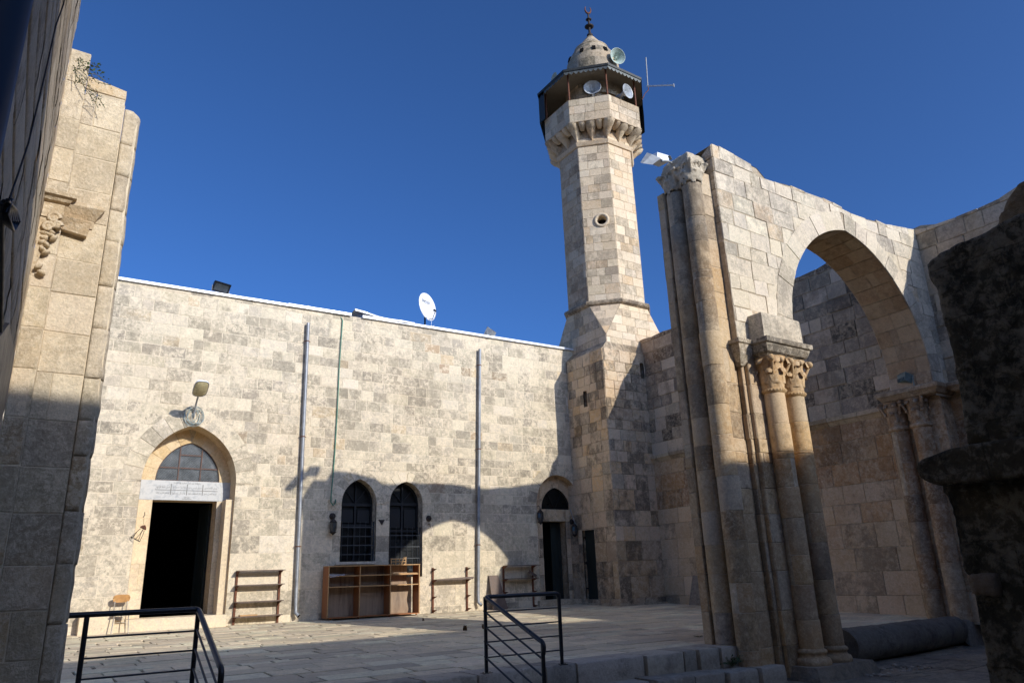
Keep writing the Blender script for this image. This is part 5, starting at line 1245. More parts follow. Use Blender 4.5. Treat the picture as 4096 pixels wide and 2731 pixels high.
slab_from(out[::-1][0:0]+list(reversed(out)), XF, XF+1.6, yb, out[0][2]+.25, 1.3, 'upper_block', S_DARK, .028, ((.05, .35), (.03, .07)))
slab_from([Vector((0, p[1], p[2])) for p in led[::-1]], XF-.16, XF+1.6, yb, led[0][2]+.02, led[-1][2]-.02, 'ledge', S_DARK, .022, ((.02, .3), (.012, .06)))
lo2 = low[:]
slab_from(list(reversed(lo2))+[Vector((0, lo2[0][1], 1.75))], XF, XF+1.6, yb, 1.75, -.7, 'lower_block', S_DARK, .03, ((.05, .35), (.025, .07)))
a1 = onX(2218, 1330, XF-.03); 
mb = MB(); p0, p1 = onX(2222, 1318, XF-.05), onX(2300, 1372, XF-.05)
mb.hexa([(XF-.07, p1[1], p1[2]), (XF+.3, p1[1], p1[2]), (XF+.3, p0[1]-.0, p1[2]+.02), (XF-.07, p0[1], p1[2]+.02), (XF-.07, p1[1], p0[2]), (XF+.3, p1[1], p0[2]), (XF+.3, p0[1], p0[2]), (XF-.07, p0[1], p0[2])], (.5, .5, .5, .5))
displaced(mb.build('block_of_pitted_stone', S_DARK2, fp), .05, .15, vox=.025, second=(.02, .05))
# a further stump rising behind it
mb = MB(); pts_ = [onX(x, y, 6.8) for x, y in ((2290, 530), (2300, 500), (2318, 465), (2335, 440), (2352, 425), (2372, 405))]
P = [(p[1], p[2]) for p in pts_]; poly = P+[(P[-1][0], 2.8), (P[0][0], 2.8)]; a = [Vector((6.75, y, z)) for y, z in poly]; b = [Vector((7.8, y, z)) for y, z in poly]; N = len(poly)
mb.face(a); mb.face(b[::-1])
for k in range(N): mb.face([a[k], b[k], b[(k+1) % N], a[(k+1) % N]])
o = mb.build('upper_stump', stone('brown_rubble', tint=(.20, .16, .11), lime=(.3, .26, .2), lime_amt=.4, grime=(.05, .04, .03), grime_amt=.7, ochre_amt=.2, pit=.8, bump=1.0), fp)
bm = bmesh.new(); bm.from_mesh(o.data); bmesh.ops.remove_doubles(bm, verts=bm.verts, dist=.0005); bmesh.ops.recalc_face_normals(bm, faces=bm.faces); bm.to_mesh(o.data); bm.free(); displaced(o, .08, .25, vox=.03, second=(.03, .06))

# ================================================================ FALLEN COLUMN
p0 = onZ(1928, 1480, -.22); p1 = onZ(2200, 1448, -.2)
A = Vector((11.95, 8.05, -.20)); B = Vector((16.0, 8.22, -.20)); print('log', p0, p1)
mb = MB(); rows_ = []; N = 40
for k in range(N+1):
    c = A.lerp(B, k/N); r = .31-.03*k/N; row = []
    for j in range(28):
        t = 2*math.pi*j/28; nn = noise.noise(Vector((c.x*1.3, math.cos(t)*1.2, math.sin(t)*1.2)))*.02
        row.append(c+Vector((0, math.cos(t)*(r+nn), math.sin(t)*(r*.92+nn))))
    rows_.append(row)
mb.grid(rows_, m=0, close=True); mb.face(rows_[0]); mb.face(rows_[-1]); mb.grid([[A+Vector((-.02+.05*math.sin(j), 0, 0))]*28 if q == 0 else rows_[0] for q in (0, 1) for j in (0,)], m=0, sm=False, close=True)
fc = tag(mb.build('fallen_column', S_LOG), 'fallen grey granite column shaft lying under the big arch', 'column drum')
displaced(fc, .03, .10, second=(.012, .03))
mb = MB(); rough_block(mb, 16.0, 16.66, 7.95, 8.5, ZLOW, .0, random.Random(2), (.2, .19, .18, .6)); rough_block(mb, 9.76, 11.9, 8.30, 8.64, ZLOW, .0, random.Random(2), (.2, .19, .18, .6)); rough_block(mb, 11.9, 16.7, 8.50, 8.64, ZLOW, -.03, random.Random(3), (.2, .19, .18, .6)); mb.build('court_edge_kerb', S_STEP, steps)

# ================================================================ BUILDING BEHIND THE VIEWER (its shadow falls across the court)
mb = MB(); hz = 9.45
FS = lambda u, v, d: (-u, -7.0+d, v)
pts = []; x = -30
rg = random.Random(6)
while x < 30: pts += [(x, hz+rg.uniform(-.04, .04)), (x+1.3, hz+rg.uniform(-.04, .04))]; x += 1.35
sheet(mb, FS, -30, 30, ZLOW-.1, 12, (), 0, 0, pwl(pts), du=.7); mb.box((-30, -12, ZLOW-.1), (30, -7.05, hz-.1), (.45, .4, .33, .5))
tag(mb.build('south_building', [S_SIDE]), 'tall stone building closing the court behind the viewer', 'building')
# ================================================================ OBJECTS
def copy_tree(o, label, delta):
    """a copy of a thing with copies of its parts and sub-parts, moved by delta"""
    r = o.copy(); COL.objects.link(r); r.location = Vector(o.location)+Vector(delta); r['label'] = label
    def rec(src, dst):
        for ch in [c for c in bpy.data.objects if c.parent == src]:
            c = ch.copy(); COL.objects.link(c); c.parent = dst; rec(ch, c)
    rec(o, r); return r
def arc_pts(p, c, q, n=6):
    p, c, q = map(Vector, (p, c, q)); return [p*(1-t)**2+c*2*t*(1-t)+q*t*t for t in [k/n for k in range(n+1)]]
# ---------------- railings
def railing(label, corner, far, endx, base_c, base_f, ext=None):
    """level rail along the step edge and a sloping rail down the steps"""
    z0 = 0.012
    root = thing('railing', label, 'railing', (corner[0], corner[1], z0), 'black tube railings at the steps')
    C_ = Vector(corner); F_ = Vector(far); E_ = Vector(endx); R = .026
    mb = MB(); d1 = (F_-C_).normalized(); d2 = (E_-C_).normalized()
    if ext is None:
        pts = arc_pts(E_+Vector((0, -.005, -.12)), E_+Vector((0, -.055, .0)), E_-d2*.06)+arc_pts(C_+d2*.05, C_, C_+d1*.05)+arc_pts(F_-d1*.06, F_, F_+Vector((0, 0, -.07)))+[Vector((F_.x, F_.y, z0+.1))]
    else:
        pts = arc_pts(E_+Vector((0, -.005, -.12)), E_+Vector((0, -.055, .0)), E_-d2*.06)+arc_pts(C_+d2*.05, C_, C_+d1*.05)+[Vector(ext)]
    mb.tube(pts, R, 12); mb.build('handrail', BLACKP, root)
    def post(p, zb): 
        m2 = MB(); m2.tube([(p.x, p.y, zb), (p.x, p.y, p.z)], .023, 12); o = m2.build('post', BLACKP, root)
        m3 = MB(); m3.box((p.x-.065, p.y-.045, zb-.002), (p.x+.065, p.y+.045, zb+.007))
        for sx in (-1, 1):
            m3.tube([(p.x+sx*.048, p.y, zb+.006), (p.x+sx*.048, p.y, zb+.016)], .008, 6)
        sub(m3.build('base_plate', BLACKP), o)
    post(C_, z0); post(F_, z0); post(E_, ZLOW+.01)
    hs = [(C_.z-z0)*f for f in (.27, .47, .655, .835)]
    for f in (.255, .455, .65) if ext is None else (.255, .455, .65, .845):
        z = C_.z-(C_.z-z0)*(f-.05) if ext is None else C_.z-(C_.z-z0)*(f-.03)
        m2 = MB(); q = Vector(ext) if ext is not None else F_; m2.tube([(C_.x, C_.y, z), (F_.x, F_.y, z+(q.z-C_.z)*0)], .009, 8); m2.build('level_bar', BLACKP, root)
    if ext is None:
        z = C_.z-(C_.z-z0)*.80; m2 = MB(); m2.tube([(C_.x, C_.y, z), (F_.x, F_.y, z)], .009, 8); m2.build('level_bar', BLACKP, root)
    for f in (.2, .4, .6, .8):
        z = C_.z-(C_.z-z0)*f; k = E_.z-C_.z
        m2 = MB(); m2.tube([(C_.x-.0, C_.y+.035, z+.01), (C_.x, C_.y, z-.004), (E_.x, E_.y, z+k+.0)], .012, 8); m2.build('sloping_bar', BLACKP, root)
    return root
cb_, fb_ = onZ(1118, 1545, .012), onZ(1291, 1525, .012)
ct, ft = onY(1114, 1370, cb_[1]), onY(1283, 1361, fb_[1])
e_ = _ray(1246, 1474); Ye = ct[0]/(e_[0]/e_[1]); et = Vector((ct[0], Ye, CAM_Z+e_[2]/e_[1]*Ye))
print('rail R', ct, ft, et, cb_, fb_)
ft.z = ct.z
railing('black tube railing right of the steps, in front of the small arched doorway', ct, ft, et, cb_, fb_)
Yl = cb_[1]; ct = onY(456, 1398, Yl); fl = onY(201, 1407, Yl); xl = onY(150, 1410, Yl)
e_ = _ray(508, 1535); Ye = ct[0]/(e_[0]/e_[1]); et = Vector((ct[0], Ye, CAM_Z+e_[2]/e_[1]*Ye)); print('rail L', ct, fl, et, xl)
fl.z = ct.z; xl.z = ct.z; xl.x = -.1
railing('black tube railing left of the steps, its level rail running behind the left pier', ct, fl, et, None, None, xl)

# ---------------- drainpipes on the back wall
def pipe(label, top, bot, name='drainpipe'):
    a, b = onY(*top, D-.10), onY(*bot, D-.10); root = thing(name, label, 'drainpipe', (b[0], D-.1, b[2]), 'steel drainpipes on the back wall')
    mb = MB(); mb.tube([a, a.lerp(b, .97), b+Vector((.0, -.02, .02)), b+Vector((.06, -.09, -.06))], .047, 16, cap=False); mb.build('pipe', GALV, root)
    mb = MB(); mb.lathe((b[0]+.06, D-.19, b[2]-.06), [(.042, 0), (.0, .0)], 14, (.5, -.7, -.5)); mb.build('pipe_mouth', DARKIN, root)
    for f in (.07, .42, .79):
        c = a.lerp(b, f); m2 = MB(); m2.lathe(c, [(.05, -.015), (.054, -.012), (.054, .012), (.05, .015)], 14); m2.box((c.x-.09, D-.08, c.z-.01), (c.x+.09, D-.07, c.z+.01)); m2.tube([(c.x-.08, D-.08, c.z), (c.x-.08, D, c.z)], .006, 6); m2.build('bracket', RUST, root)
pipe('galvanised drainpipe between the big arched door and the twin windows', (708, 742), (678, 1408)); pipe('galvanised drainpipe right of the twin windows, beside the rusty shelf rails', (1102, 802), (1098, 1384))

# ---------------- shelf units fixed on the wall
def bracket(mb, x, z, dep=.24):
    mb.hexa([(x-.012, D-.03, z-.075), (x+.012, D-.03, z-.075), (x+.012, D-.03, z), (x-.012, D-.03, z), (x-.012, D-.045, z-.07), (x+.012, D-.045, z-.07), (x+.012, D-dep, z), (x-.012, D-dep, z)])
def shelf_unit(label, uL, uR, ztop, zbot, shelves, brackets, xs_over=.06, name='wall_shelf'):
    root = thing(name, label, 'shelf', ((uL+uR)/2, D-.02, zbot), 'shelf units on uprights along the back wall')
    for u in (uL, uR):
        m2 = MB(); m2.box((u-.025, D-.05, zbot), (u+.025, D-.018, ztop)); m2.box((u-.02, D-.052, zbot), (u-.012, D-.049, ztop)); o = m2.build('upright', RUST, root)
    for z in brackets:
        for u in (uL, uR): m2 = MB(); bracket(m2, u, z, .27); m2.build('bracket', RUST, root)
    for (z, a, b) in shelves:
        m2 = MB(); m2.box((uL-a, D-.30, z), (uR+b, D-.05, z+.020)); m2.build('shelf_board', SHELF, root)
    return root
c8 = lambda x, y: s2(900+x*.5938, 1800+y*.5938)
def wz(x, y, off=-.05): p = onY(*c8(x, y), D+off); return p[0], p[2]
u0, _ = wz(70, 1000); u1, _ = wz(362, 1000)
zt_s, zb_s = wz(75, 812, -.2)[1], wz(55, 1180)[1]
zs = [wz(220, y, -.25)[1] for y in (812, 908, 1020, 1118)]
shelf_unit('brown wall shelf with four boards, between the big door and the left drainpipe', u0, u1, zt_s, zb_s, [(z, .04, .05) for z in zs], zs)
x, z = wz(155, 1112, -.2); mb = MB(); mb.box((x-.20, D-.27, zs[3]+.022), (x+.20, D-.12, zs[3]+.05)); tag(mb.build('wooden_board', WOODE), 'small orange board lying on the lowest shelf beside the big door', 'board')
u0, _ = wz(1402, 950); u1, _ = wz(1632, 950); z_ = [wz(1500, y, -.2)[1] for y in (795, 872, 980, 1070)]
shelf_unit('rusty wall rails with brackets and one sagging board, between the bookcase and the right drainpipe', u0, u1, z_[0]+.03, wz(1400, 1112)[1], [(z_[1], .02, .06), ], z_)
mb = MB(); mb.hexa([(u0+.02, D-.29, z_[1]+.022), (u1+.10, D-.31, z_[1]+.022), (u1+.10, D-.08, z_[1]+.022), (u0+.02, D-.08, z_[1]+.022), (u0+.15, D-.28, z_[1]+.03), (u1+.06, D-.29, z_[1]+.065), (u1+.06, D-.1, z_[1]+.065), (u0+.15, D-.1, z_[1]+.03)]); tag(mb.build('loose_board', SHELF), 'loose warped boards lying on the single shelf right of the bookcase', 'board')
d8 = lambda x, y: s2(1900+x*.5936, 1800+y*.5936)
def wz2(x, y, off=-.05): p = onY(*d8(x, y), D+off); return p[0], p[2]
u0, u1 = wz2(196, 900)[0], wz2(393, 900)[0]; z_ = [wz2(300, y, -.2)[1] for y in (778, 866, 950, 1048)]
shelf_unit('dark wall shelf in the shade left of the small arched doorway', u0, u1, z_[0], wz2(200, 1085)[1], [(z_[0], .03, .12), (z_[1], .03, .03)], z_)
mb = MB(); c = Vector((u1-.12, D-.20, z_[0]-.27)); mb.hexa([c+Vector(v) for v in ((-.16, -.02, .06), (.05, -.12, -.08), (.17, .02, -.02), (-.04, .10, .12), (-.16, -.02, .085), (.05, -.12, -.055), (.17, .02, .005), (-.04, .10, .145))]); tag(mb.build('tilted_board', SHELF), 'small square board propped askew under the top of the shaded shelf', 'board')
# ---------------- leaning dark board
u0, u1 = wz2(90, 1080)[0], wz2(188, 1080)[0]; zt_s = wz2(125, 842)[1]; zb_s = wz2(130, 1085, -.3)[1]
mb = MB(); mb.hexa([(u0-.02, D-.36, zb_s-.02), (u1, D-.36, zb_s-.02), (u1, D-.33, zb_s-.02), (u0-.02, D-.33, zb_s-.02), (u0+.04, D-.06, zt_s), (u1-.13, D-.06, zt_s), (u1-.13, D-.03, zt_s), (u0+.04, D-.03, zt_s)]); tag(mb.build('leaning_board', SHELF), 'dark board leaning on the wall right of the right drainpipe', 'board')

# ---------------- bookcase
YB0, YB1 = D-.46, D-.08
def bz(x, y, Y=YB0): p = onY(*c5(x, y), Y); return p[0], p[2]
xl_, xr_ = bz(160, 1200)[0], bz(1080, 1200)[0]; zt_k, zb_k = bz(600, 966)[1], bz(600, 1478)[1]; zb_k = max(zb_k, zf(10, D-.4)+.07)
bk = thing('bookcase', 'low wide orange veneer bookcase with three open bays standing under the twin windows', 'bookcase', ((xl_+xr_)/2, YB0, zf(10, D-.4)))
xm1, xm2 = bz(478, 1200)[0], bz(788, 1200)[0]; T = .024
for i, x in enumerate((xl_, xm1, xm2, xr_)):
    m2 = MB(); m2.box((x-T/2, YB0, zb_k), (x+T/2, YB1, zt_k-.0)); o = m2.build('side_panel', WOODO, bk); m3 = MB(); m3.box((x-T/2-.001, YB0-.004, zb_k), (x+T/2+.001, YB0, zt_k)); sub(m3.build('edge_band', WOODE), o)
m2 = MB(); m2.box((xl_-.02, YB0-.012, zt_k), (xr_+.02, YB1, zt_k+.022)); m2.build('top_board', WOODE, bk)
m2 = MB(); m2.box((xl_-.01, YB0-.008, zb_k-.022), (xr_+.01, YB1, zb_k)); m2.build('bottom_board', WOODO, bk)
s_1, s_2 = bz(330, 1068)[1], bz(330, 1178)[1]
for a, b, e in ((xl_, xm1, 0), (xm1, xm2, 0), (xm2, xr_, 0)):
    for z in (s_1, s_2): m2 = MB(); m2.box((a+T/2, YB0+.02, z-.011), (b-T/2, YB1-.01, z+.011)); o = m2.build('shelf', WOODO, bk); m3 = MB(); m3.box((a+T/2, YB0+.014, z-.012), (b-T/2, YB0+.02, z+.012)); sub(m3.build('edge_band', WOODE), o)
N = 10
for a, b in ((xl_, xm1), (xm1, xm2)):
    m2 = MB(); m2.box((a+T/2, YB1-.008, zb_k), (b-T/2, YB1, zt_k)); m2.build('back_panel', WOODB, bk)
m2 = MB(); rws = []
for k in range(9): t = k/8; rws.append([(xm2+T/2+(xr_-.17-xm2+.035*math.sin(t*9)*(1-t) - .02*math.sin(t*5))*q/6, YB1-.02-.015*math.sin(t*6), zb_k+.0+(s_2-zb_k-.02)*t) for q in range(7)])
m2.grid(rws); m2.box((xm2+T/2, YB1-.012, s_2), (xr_-.20, YB1-.004, s_1)); m2.box((xm2+T/2, YB1-.012, s_1), (xr_-.18, YB1-.004, zt_k-.0)); m2.build('loose_back_panel', WOODB, bk)
m2 = MB(); m2.box((xm2+.1, YB0+.05, s_1+.012), (xr_-.02, YB1-.05, s_1+.034)); tag(m2.build('spare_shelf_board', WOODE), 'spare orange board lying on the upper shelf of the bookcase right bay', 'board')
for x in (xl_+.1, xm1, xm2, xr_-.06):
    m2 = MB(); m2.tube([(x, YB0+.05, zf(x, YB0)+.01), (x, YB0+.05, zb_k-.02)], [.018, .024], 8); m2.build('leg', WOODO, bk)
m2 = MB(); x0, x1 = bz(175, 1060)[0], bz(350, 1060)[0]; rws = []
for a in range(7): rws.append([(x0+(x1-x0)*q/10, YB0+.02+.28*a/6-(.03 if a == 0 else 0), s_1+.02+.05*abs(noise.noise(Vector((q*.6, a*.7, 2))))+(.04 if a > 2 else 0)*(1-q/10)-(.05*(1-q/10) if a == 0 else 0)) for q in range(11)])
m2.grid(rws, sm=False); tag(m2.build('crumpled_paper', CLOTH), 'crumpled grey paper lying on the upper shelf of the bookcase left bay', 'paper')
# things on top of the bookcase: small stools / crate seen before the right window
m2 = MB(); x0, x1 = bz(780, 940, D-.3)[0], bz(935, 940, D-.3)[0]; zt2 = zt_k+.022; y0 = D-.38
for x in (x0, x0+(x1-x0)*.30, x0+(x1-x0)*.55, x1-.02): m2.box((x, y0, zt2), (x+.022, y0+.022, zt2+.16+.03*(x > x0+.3)))
for z in (.06, .13): m2.box((x0, y0-.004, zt2+z), (x1, y0+.012, zt2+z+.022))
m2.box((x0+.06, y0, zt2), (x0+.09, y0+.22, zt2+.022)); m2.box((x1-.06, y0, zt2), (x1-.03, y0+.22, zt2+.022)); m2.bar((x1-.14, y0+.0, zt2+.0), (x1-.06, y0+.0, zt2+.19), .022, .02)
tag(m2.build('wooden_rack', WOODE), 'small broken wooden rack standing on the right end of the bookcase', 'rack')

# ---------------- chair
cz = zf(2.4, D-.3); k9 = lambda x, y: s2(x*.4025, 2100+y*.4025)
def kz(x, y, Y): p = onY(*k9(x, y), Y); return p[0], p[2]
ch = thing('chair', 'school chair with orange plywood back against the wall left of the big door', 'chair', (2.35, D-.4, cz))
YB_ = D-.22; xL, zT = kz(1128, 690, YB_); xR_, _ = kz(1298, 685, YB_); zL = kz(1210, 765, YB_)[1]
W_ = xR_-xL; xc_ = (xL+xR_)/2; hs_ = cz+(zT-cz)*.55
m2 = MB(); rws = []
for a in range(7):
    t = a/6; rws.append([(xc_+(q/10-.5)*W_*(1-.12*(abs(t-.5)*2)**4), YB_+.03*math.cos((q/10-.5)*2.2)-.03*t, zL+(zT-zL)*t-.02*(abs(q/10-.5)*2)**4*(1 if t > .5 else -1)) for q in range(11)])
m2.grid(rws); m2.grid([[(p[0], p[1]-.012, p[2]) for p in r] for r in rws]); m2.grid([rws[0], [(p[0], p[1]-.012, p[2]) for p in rws[0]]]); m2.grid([rws[-1], [(p[0], p[1]-.012, p[2]) for p in rws[-1]]]); m2.build('backrest', CHAIRW, ch)
m2 = MB(); rws = [[(xc_+(q/8-.5)*W_*.95, YB_-.02-.34*a/6, hs_+.012*math.cos((q/8-.5)*3)-(.02*(a/6)**3)) for q in range(9)] for a in range(7)]
m2.grid(rws); m2.grid([[(p[0], p[1], p[2]-.012) for p in r] for r in rws]); m2.grid([rws[-1], [(p[0], p[1], p[2]-.012) for p in rws[-1]]]); m2.build('seat', CHAIRW, ch)
for sg in (-1, 1):
    m2 = MB(); m2.tube([(xc_+sg*W_*.36, YB_+.02, zT-.03), (xc_+sg*W_*.36, YB_-.0, hs_), (xc_+sg*W_*.47, YB_+.06, cz+.005)], .011, 8); m2.build('leg', CHAIRM, ch)
    m2 = MB(); m2.tube([(xc_+sg*W_*.36, YB_-.0, hs_-.03), (xc_+sg*W_*.40, YB_-.30, hs_-.03), (xc_+sg*W_*.49, YB_-.36, cz+.005)], .011, 8); m2.build('leg', CHAIRM, ch)
m2 = MB(); m2.tube([(xc_-W_*.42, YB_+.02, cz+.22), (xc_+W_*.42, YB_+.02, cz+.22)], .008, 6); m2.build('stretcher', CHAIRM, ch)

# ---------------- lamp on its bent arm over the big door with a cable coil
a = onY(444, 958, D); hd = onY(460, 893, D-.95); lamp = thing('wall_lamp', 'white street style lamp on a bent arm above the big arched door', 'lamp', (a[0], D, a[2]))
m2 = MB(); kn = onY(452, 925, D-.35); m2.tube([(a[0], D, a[2]), (a[0], D-.05, a[2]+.0)]+arc_pts((a[0], D-.06, a[2]+.02), (a[0]+.0, D-.12, kn[2]), (kn[0], D-.42, kn[2]+.12))+[(hd[0], D-.80, hd[2]-.05)], .022, 10); m2.build('arm', GREYP, lamp)
mt = Matrix.Rotation(math.radians(-32), 3, 'X'); c = Vector((hd[0], D-1.0, hd[2]))
m2 = MB(); rws = []
for (s_, z) in ((.0, .09), (.55, .085), (.85, .06), (1, .0), (.98, -.02)):
    rws.append([c+mt@Vector((s_*.165*math.copysign(abs(math.cos(t))**.55, math.cos(t)), s_*.26*math.copysign(abs(math.sin(t))**.6, math.sin(t)), z)) for t in [2*math.pi*k/28 for k in range(28)]])
m2.grid(rws, close=True); m2.build('lamp_head', WHITEP, lamp)
m2 = MB(); rws = []
for (s_, z) in ((.97, -.021), (.80, -.045), (.4, -.06), (0, -.065)):
    rws.append([c+mt@Vector((s_*.155*math.copysign(abs(math.cos(t))**.6, math.cos(t)), s_*.245*math.copysign(abs(math.sin(t))**.65, math.sin(t)), z)) for t in [2*math.pi*k/28 for k in range(28)]])
m2.grid(rws, close=True); m2.build('lamp_glass', LAMPG, lamp)
m2 = MB(); rg = random.Random(12); cc_ = onY(445, 955, D-.06)
for k in range(7):
    r = rg.uniform(.13, .30); cx_, cz_ = cc_[0]+rg.uniform(-.09, .12), cc_[2]+rg.uniform(-.08, .05); ph = rg.random()*6
    m2.tube([(cx_+r*math.cos(t)*rg.uniform(.96, 1.04)*.85, D-.05-.02*math.sin(t+ph)-.006*k, cz_+r*math.sin(t)*rg.uniform(.97, 1.03)) for t in [2*math.pi*q/30 for q in range(30)]], .0055, 6, closed=True)
m2.tube([cc_+Vector((-.1, 0, .2)), cc_+Vector((.02, -.02, .12)), cc_+Vector((.15, 0, .17))], .007, 6); tag(m2.build('cable_coil', CABLEG), 'coil of thin green cable hanging on the lamp arm above the door', 'cable')

# ---------------- hose down the wall
P = [onY(x, y, D-.05) for x, y in ((783, 722), (787, 735), (783, 790), (779, 850), (776, 920), (772, 990), (769, 1040), (765, 1090), (761, 1135), (760, 1152), (765, 1160), (770, 1155), (771, 1146))]
P[0] = P[0]+Vector((-.02, .1, .0)); m2 = MB(); m2.tube(P, .014, 8); tag(m2.build('hose', HOSE), 'thin green hose hanging down the wall left of the twin windows', 'hose')

# ---------------- satellite dish
b = onY(976, 748, D+.3); t_ = onY(975, 718, D+.3); dish = thing('satellite_dish', 'white satellite dish on a short pole on top of the back wall', 'satellite dish', (b[0], D+.3, b[2]))
m2 = MB(); m2.tube([(b[0], D+.3, b[2]-.1), (b[0], D+.3, t_[2]+.15)], .028, 10); m2.build('pole', BLACKP, dish)
c = onY(983, 704, D+.15); n_ = Vector((.40, -.88, .12)).normalized(); u_ = n_.cross(Vector((0, 0, 1))).normalized(); v_ = u_.cross(n_).normalized(); u_ = -u_
rx, rz_ = .40, .45; rws = []
for s_ in (0, .25, .5, .75, 1.0, 1.03): rws.append([c+u_*(rx*s_*math.cos(t))+v_*(rz_*s_*math.sin(t))+n_*(.09*min(1, s_)**2-.09-(.02 if s_ > 1 else 0)) for t in [2*math.pi*k/36 for k in range(36)]])
m2 = MB(); m2.grid(rws, close=True); rf = m2.build('reflector', WHITEP, dish)
vs, fs = text_mesh('SPIDER', .13); m3 = MB(); x0, x1 = min(v.x for v in vs), max(v.x for v in vs)
m3.v = [tuple(c+u_*((v.x-(x0+x1)/2)*1.0)+v_*(v.y+.14)+n_*(.09*(((v.x-(x0+x1)/2)/rx)**2+((v.y+.14)/rz_)**2)-.09+.006+v.z)) for v in vs]; m3.f = fs; m3.t = [(.1, .1, .1, 1)]*len(fs); m3.m = [0]*len(fs); m3.s = [False]*len(fs); sub(m3.build('lettering', plain('dish_lettering', (.12, .13, .16), .5)), rf)
low_ = c-v_*(rz_-.02); tip = onY(1000, 714, D-.35); m2 = MB(); m2.tube([low_, low_+n_*.12-v_*.03, tip], .012, 8); m2.build('feed_arm', GREYP, dish)
m2 = MB(); m2.tube([tip, tip+(c-tip).normalized()*.09], [.03, .04], 10); m2.ball(tip, .035, .035, .035, 8); m2.build('receiver_head', BLACKP, dish)
m2 = MB(); m2.tube(arc_pts(tip, tip+Vector((.06, 0, -.22)), low_+Vector((.06, 0, -.02)), 8)+arc_pts(low_+Vector((.08, 0, -.06)), low_+Vector((.03, 0, -.3)), (b[0]+.22, D+.1, b[2]-.02), 6), .006, 6); m2.build('cable', WHITEP, dish)

# ---------------- floodlights
def floodlight(label, c, yaw, tilt, w_, h_, d_, mat, glass, group='floodlights on the walls', grp=True):
    root = thing('floodlight', label, 'floodlight', c, group); Rm = Matrix.Rotation(yaw, 3, 'Z') @ Matrix.Rotation(tilt, 3, 'X')
    T_ = lambda x, y, z: Vector(c)+Rm@Vector((x, y, z))
    m2 = MB(); m2.hexa([T_(-w_/2, -d_*.2, -h_/2), T_(w_/2, -d_*.2, -h_/2), T_(w_*.38, d_*.8, -h_*.32), T_(-w_*.38, d_*.8, -h_*.32), T_(-w_/2, -d_*.2, h_/2), T_(w_/2, -d_*.2, h_/2), T_(w_*.38, d_*.8, h_*.32), T_(-w_*.38, d_*.8, h_*.32)])
    for k in range(5): x = -w_*.3+w_*.15*k; m2.hexa([T_(x-.006, d_*.3, h_*.3), T_(x+.006, d_*.3, h_*.3), T_(x+.006, d_*.85, h_*.3), T_(x-.006, d_*.85, h_*.3), T_(x-.006, d_*.3, h_*.47), T_(x+.006, d_*.3, h_*.47), T_(x+.006, d_*.85, h_*.38), T_(x-.006, d_*.85, h_*.38)])
    m2.build('housing', mat, root)
    m2 = MB(); e = .03
    for (a0_, a1_, b0_, b1_) in ((-w_/2-.01, w_/2+.01, h_/2-e, h_/2+.01), (-w_/2-.01, w_/2+.01, -h_/2-.01, -h_/2+e), (-w_/2-.01, -w_/2+e, -h_/2, h_/2), (w_/2-e, w_/2+.01, -h_/2, h_/2)):
        m2.hexa([T_(a0_, -d_*.2-.02, b0_), T_(a1_, -d_*.2-.02, b0_), T_(a1_, -d_*.2-.001, b0_), T_(a0_, -d_*.2-.001, b0_), T_(a0_, -d_*.2-.02, b1_), T_(a1_, -d_*.2-.02, b1_), T_(a1_, -d_*.2-.001, b1_), T_(a0_, -d_*.2-.001, b1_)])
    m2.build('rim', mat, root)
    m2 = MB(); m2.face([T_(-w_/2+e, -d_*.2-.008, -h_/2+e), T_(w_/2-e, -d_*.2-.008, -h_/2+e), T_(w_/2-e, -d_*.2-.008, h_/2-e), T_(-w_/2+e, -d_*.2-.008, h_/2-e)]); m2.build('glass', glass, root)
    m2 = MB(); zb_ = -h_/2-.10
    for sg in (-1, 1): m2.bar(T_(sg*(w_/2+.02), 0, 0), Vector(c)+Matrix.Rotation(yaw, 3, 'Z')@Vector((sg*(w_/2+.02), 0, zb_)), .03, .006)
    m2.bar(Vector(c)+Matrix.Rotation(yaw, 3, 'Z')@Vector((-(w_/2+.02), 0, zb_)), Vector(c)+Matrix.Rotation(yaw, 3, 'Z')@Vector((w_/2+.02, 0, zb_)), .04, .006); m2.build('yoke', mat, root)
    return root
c = onY(507, 662, D+.1); floodlight('black floodlight on the left part of the back wall top', (c[0], c[1], c[2]+.03), math.radians(18), math.radians(32), .44, .26, .16, BLACKP, GLASSD)
c = onY(1124, 764, D+.05); floodlight('grey floodlight turned away on the right part of the back wall top', (c[0], c[1], c[2]), math.radians(215), math.radians(-28), .36, .26, .20, GREYP, SPKG)
# large floodlight on the clustered pier: box plus hooded reflector
c = onY(1520, 362, 8.4); fl_ = thing('floodlight', 'white boxed floodlight with angled reflector on top of the clustered pier', 'floodlight', (c[0], 8.15, c[2]), 'floodlights on the walls')
T6 = lambda x, y, Y: onY(2550/K+x*350/1568/K, 550/K+y*350/1568/K, Y)
m2 = MB(); A_ = [T6(355, 262, 8.35), T6(560, 325, 8.35), T6(560, 440, 8.35), T6(350, 360, 8.35)]; off = Vector((.0, .26, .03))
m2.hexa([A_[3], A_[2], A_[2]+off, A_[3]+off, A_[0], A_[1], A_[1]+off, A_[0]+off]); m2.build('gear_box', WHITEP, fl_)
m2 = MB(); q0, q1, q2, q3 = T6(258, 300, 8.35), T6(425, 375, 8.3), T6(265, 488, 8.2), T6(95, 465, 8.25)
up_ = Vector((0, .06, .05)); m2.hexa([q3, q2, q1, q0, q3+up_, q2+up_, q1+up_*2, q0+up_*2]); m2.build('reflector_hood', GREYP, fl_)
nn3 = (q2-q3).cross(q0-q3).normalized(); nn3 = nn3 if nn3.z < 0 else -nn3
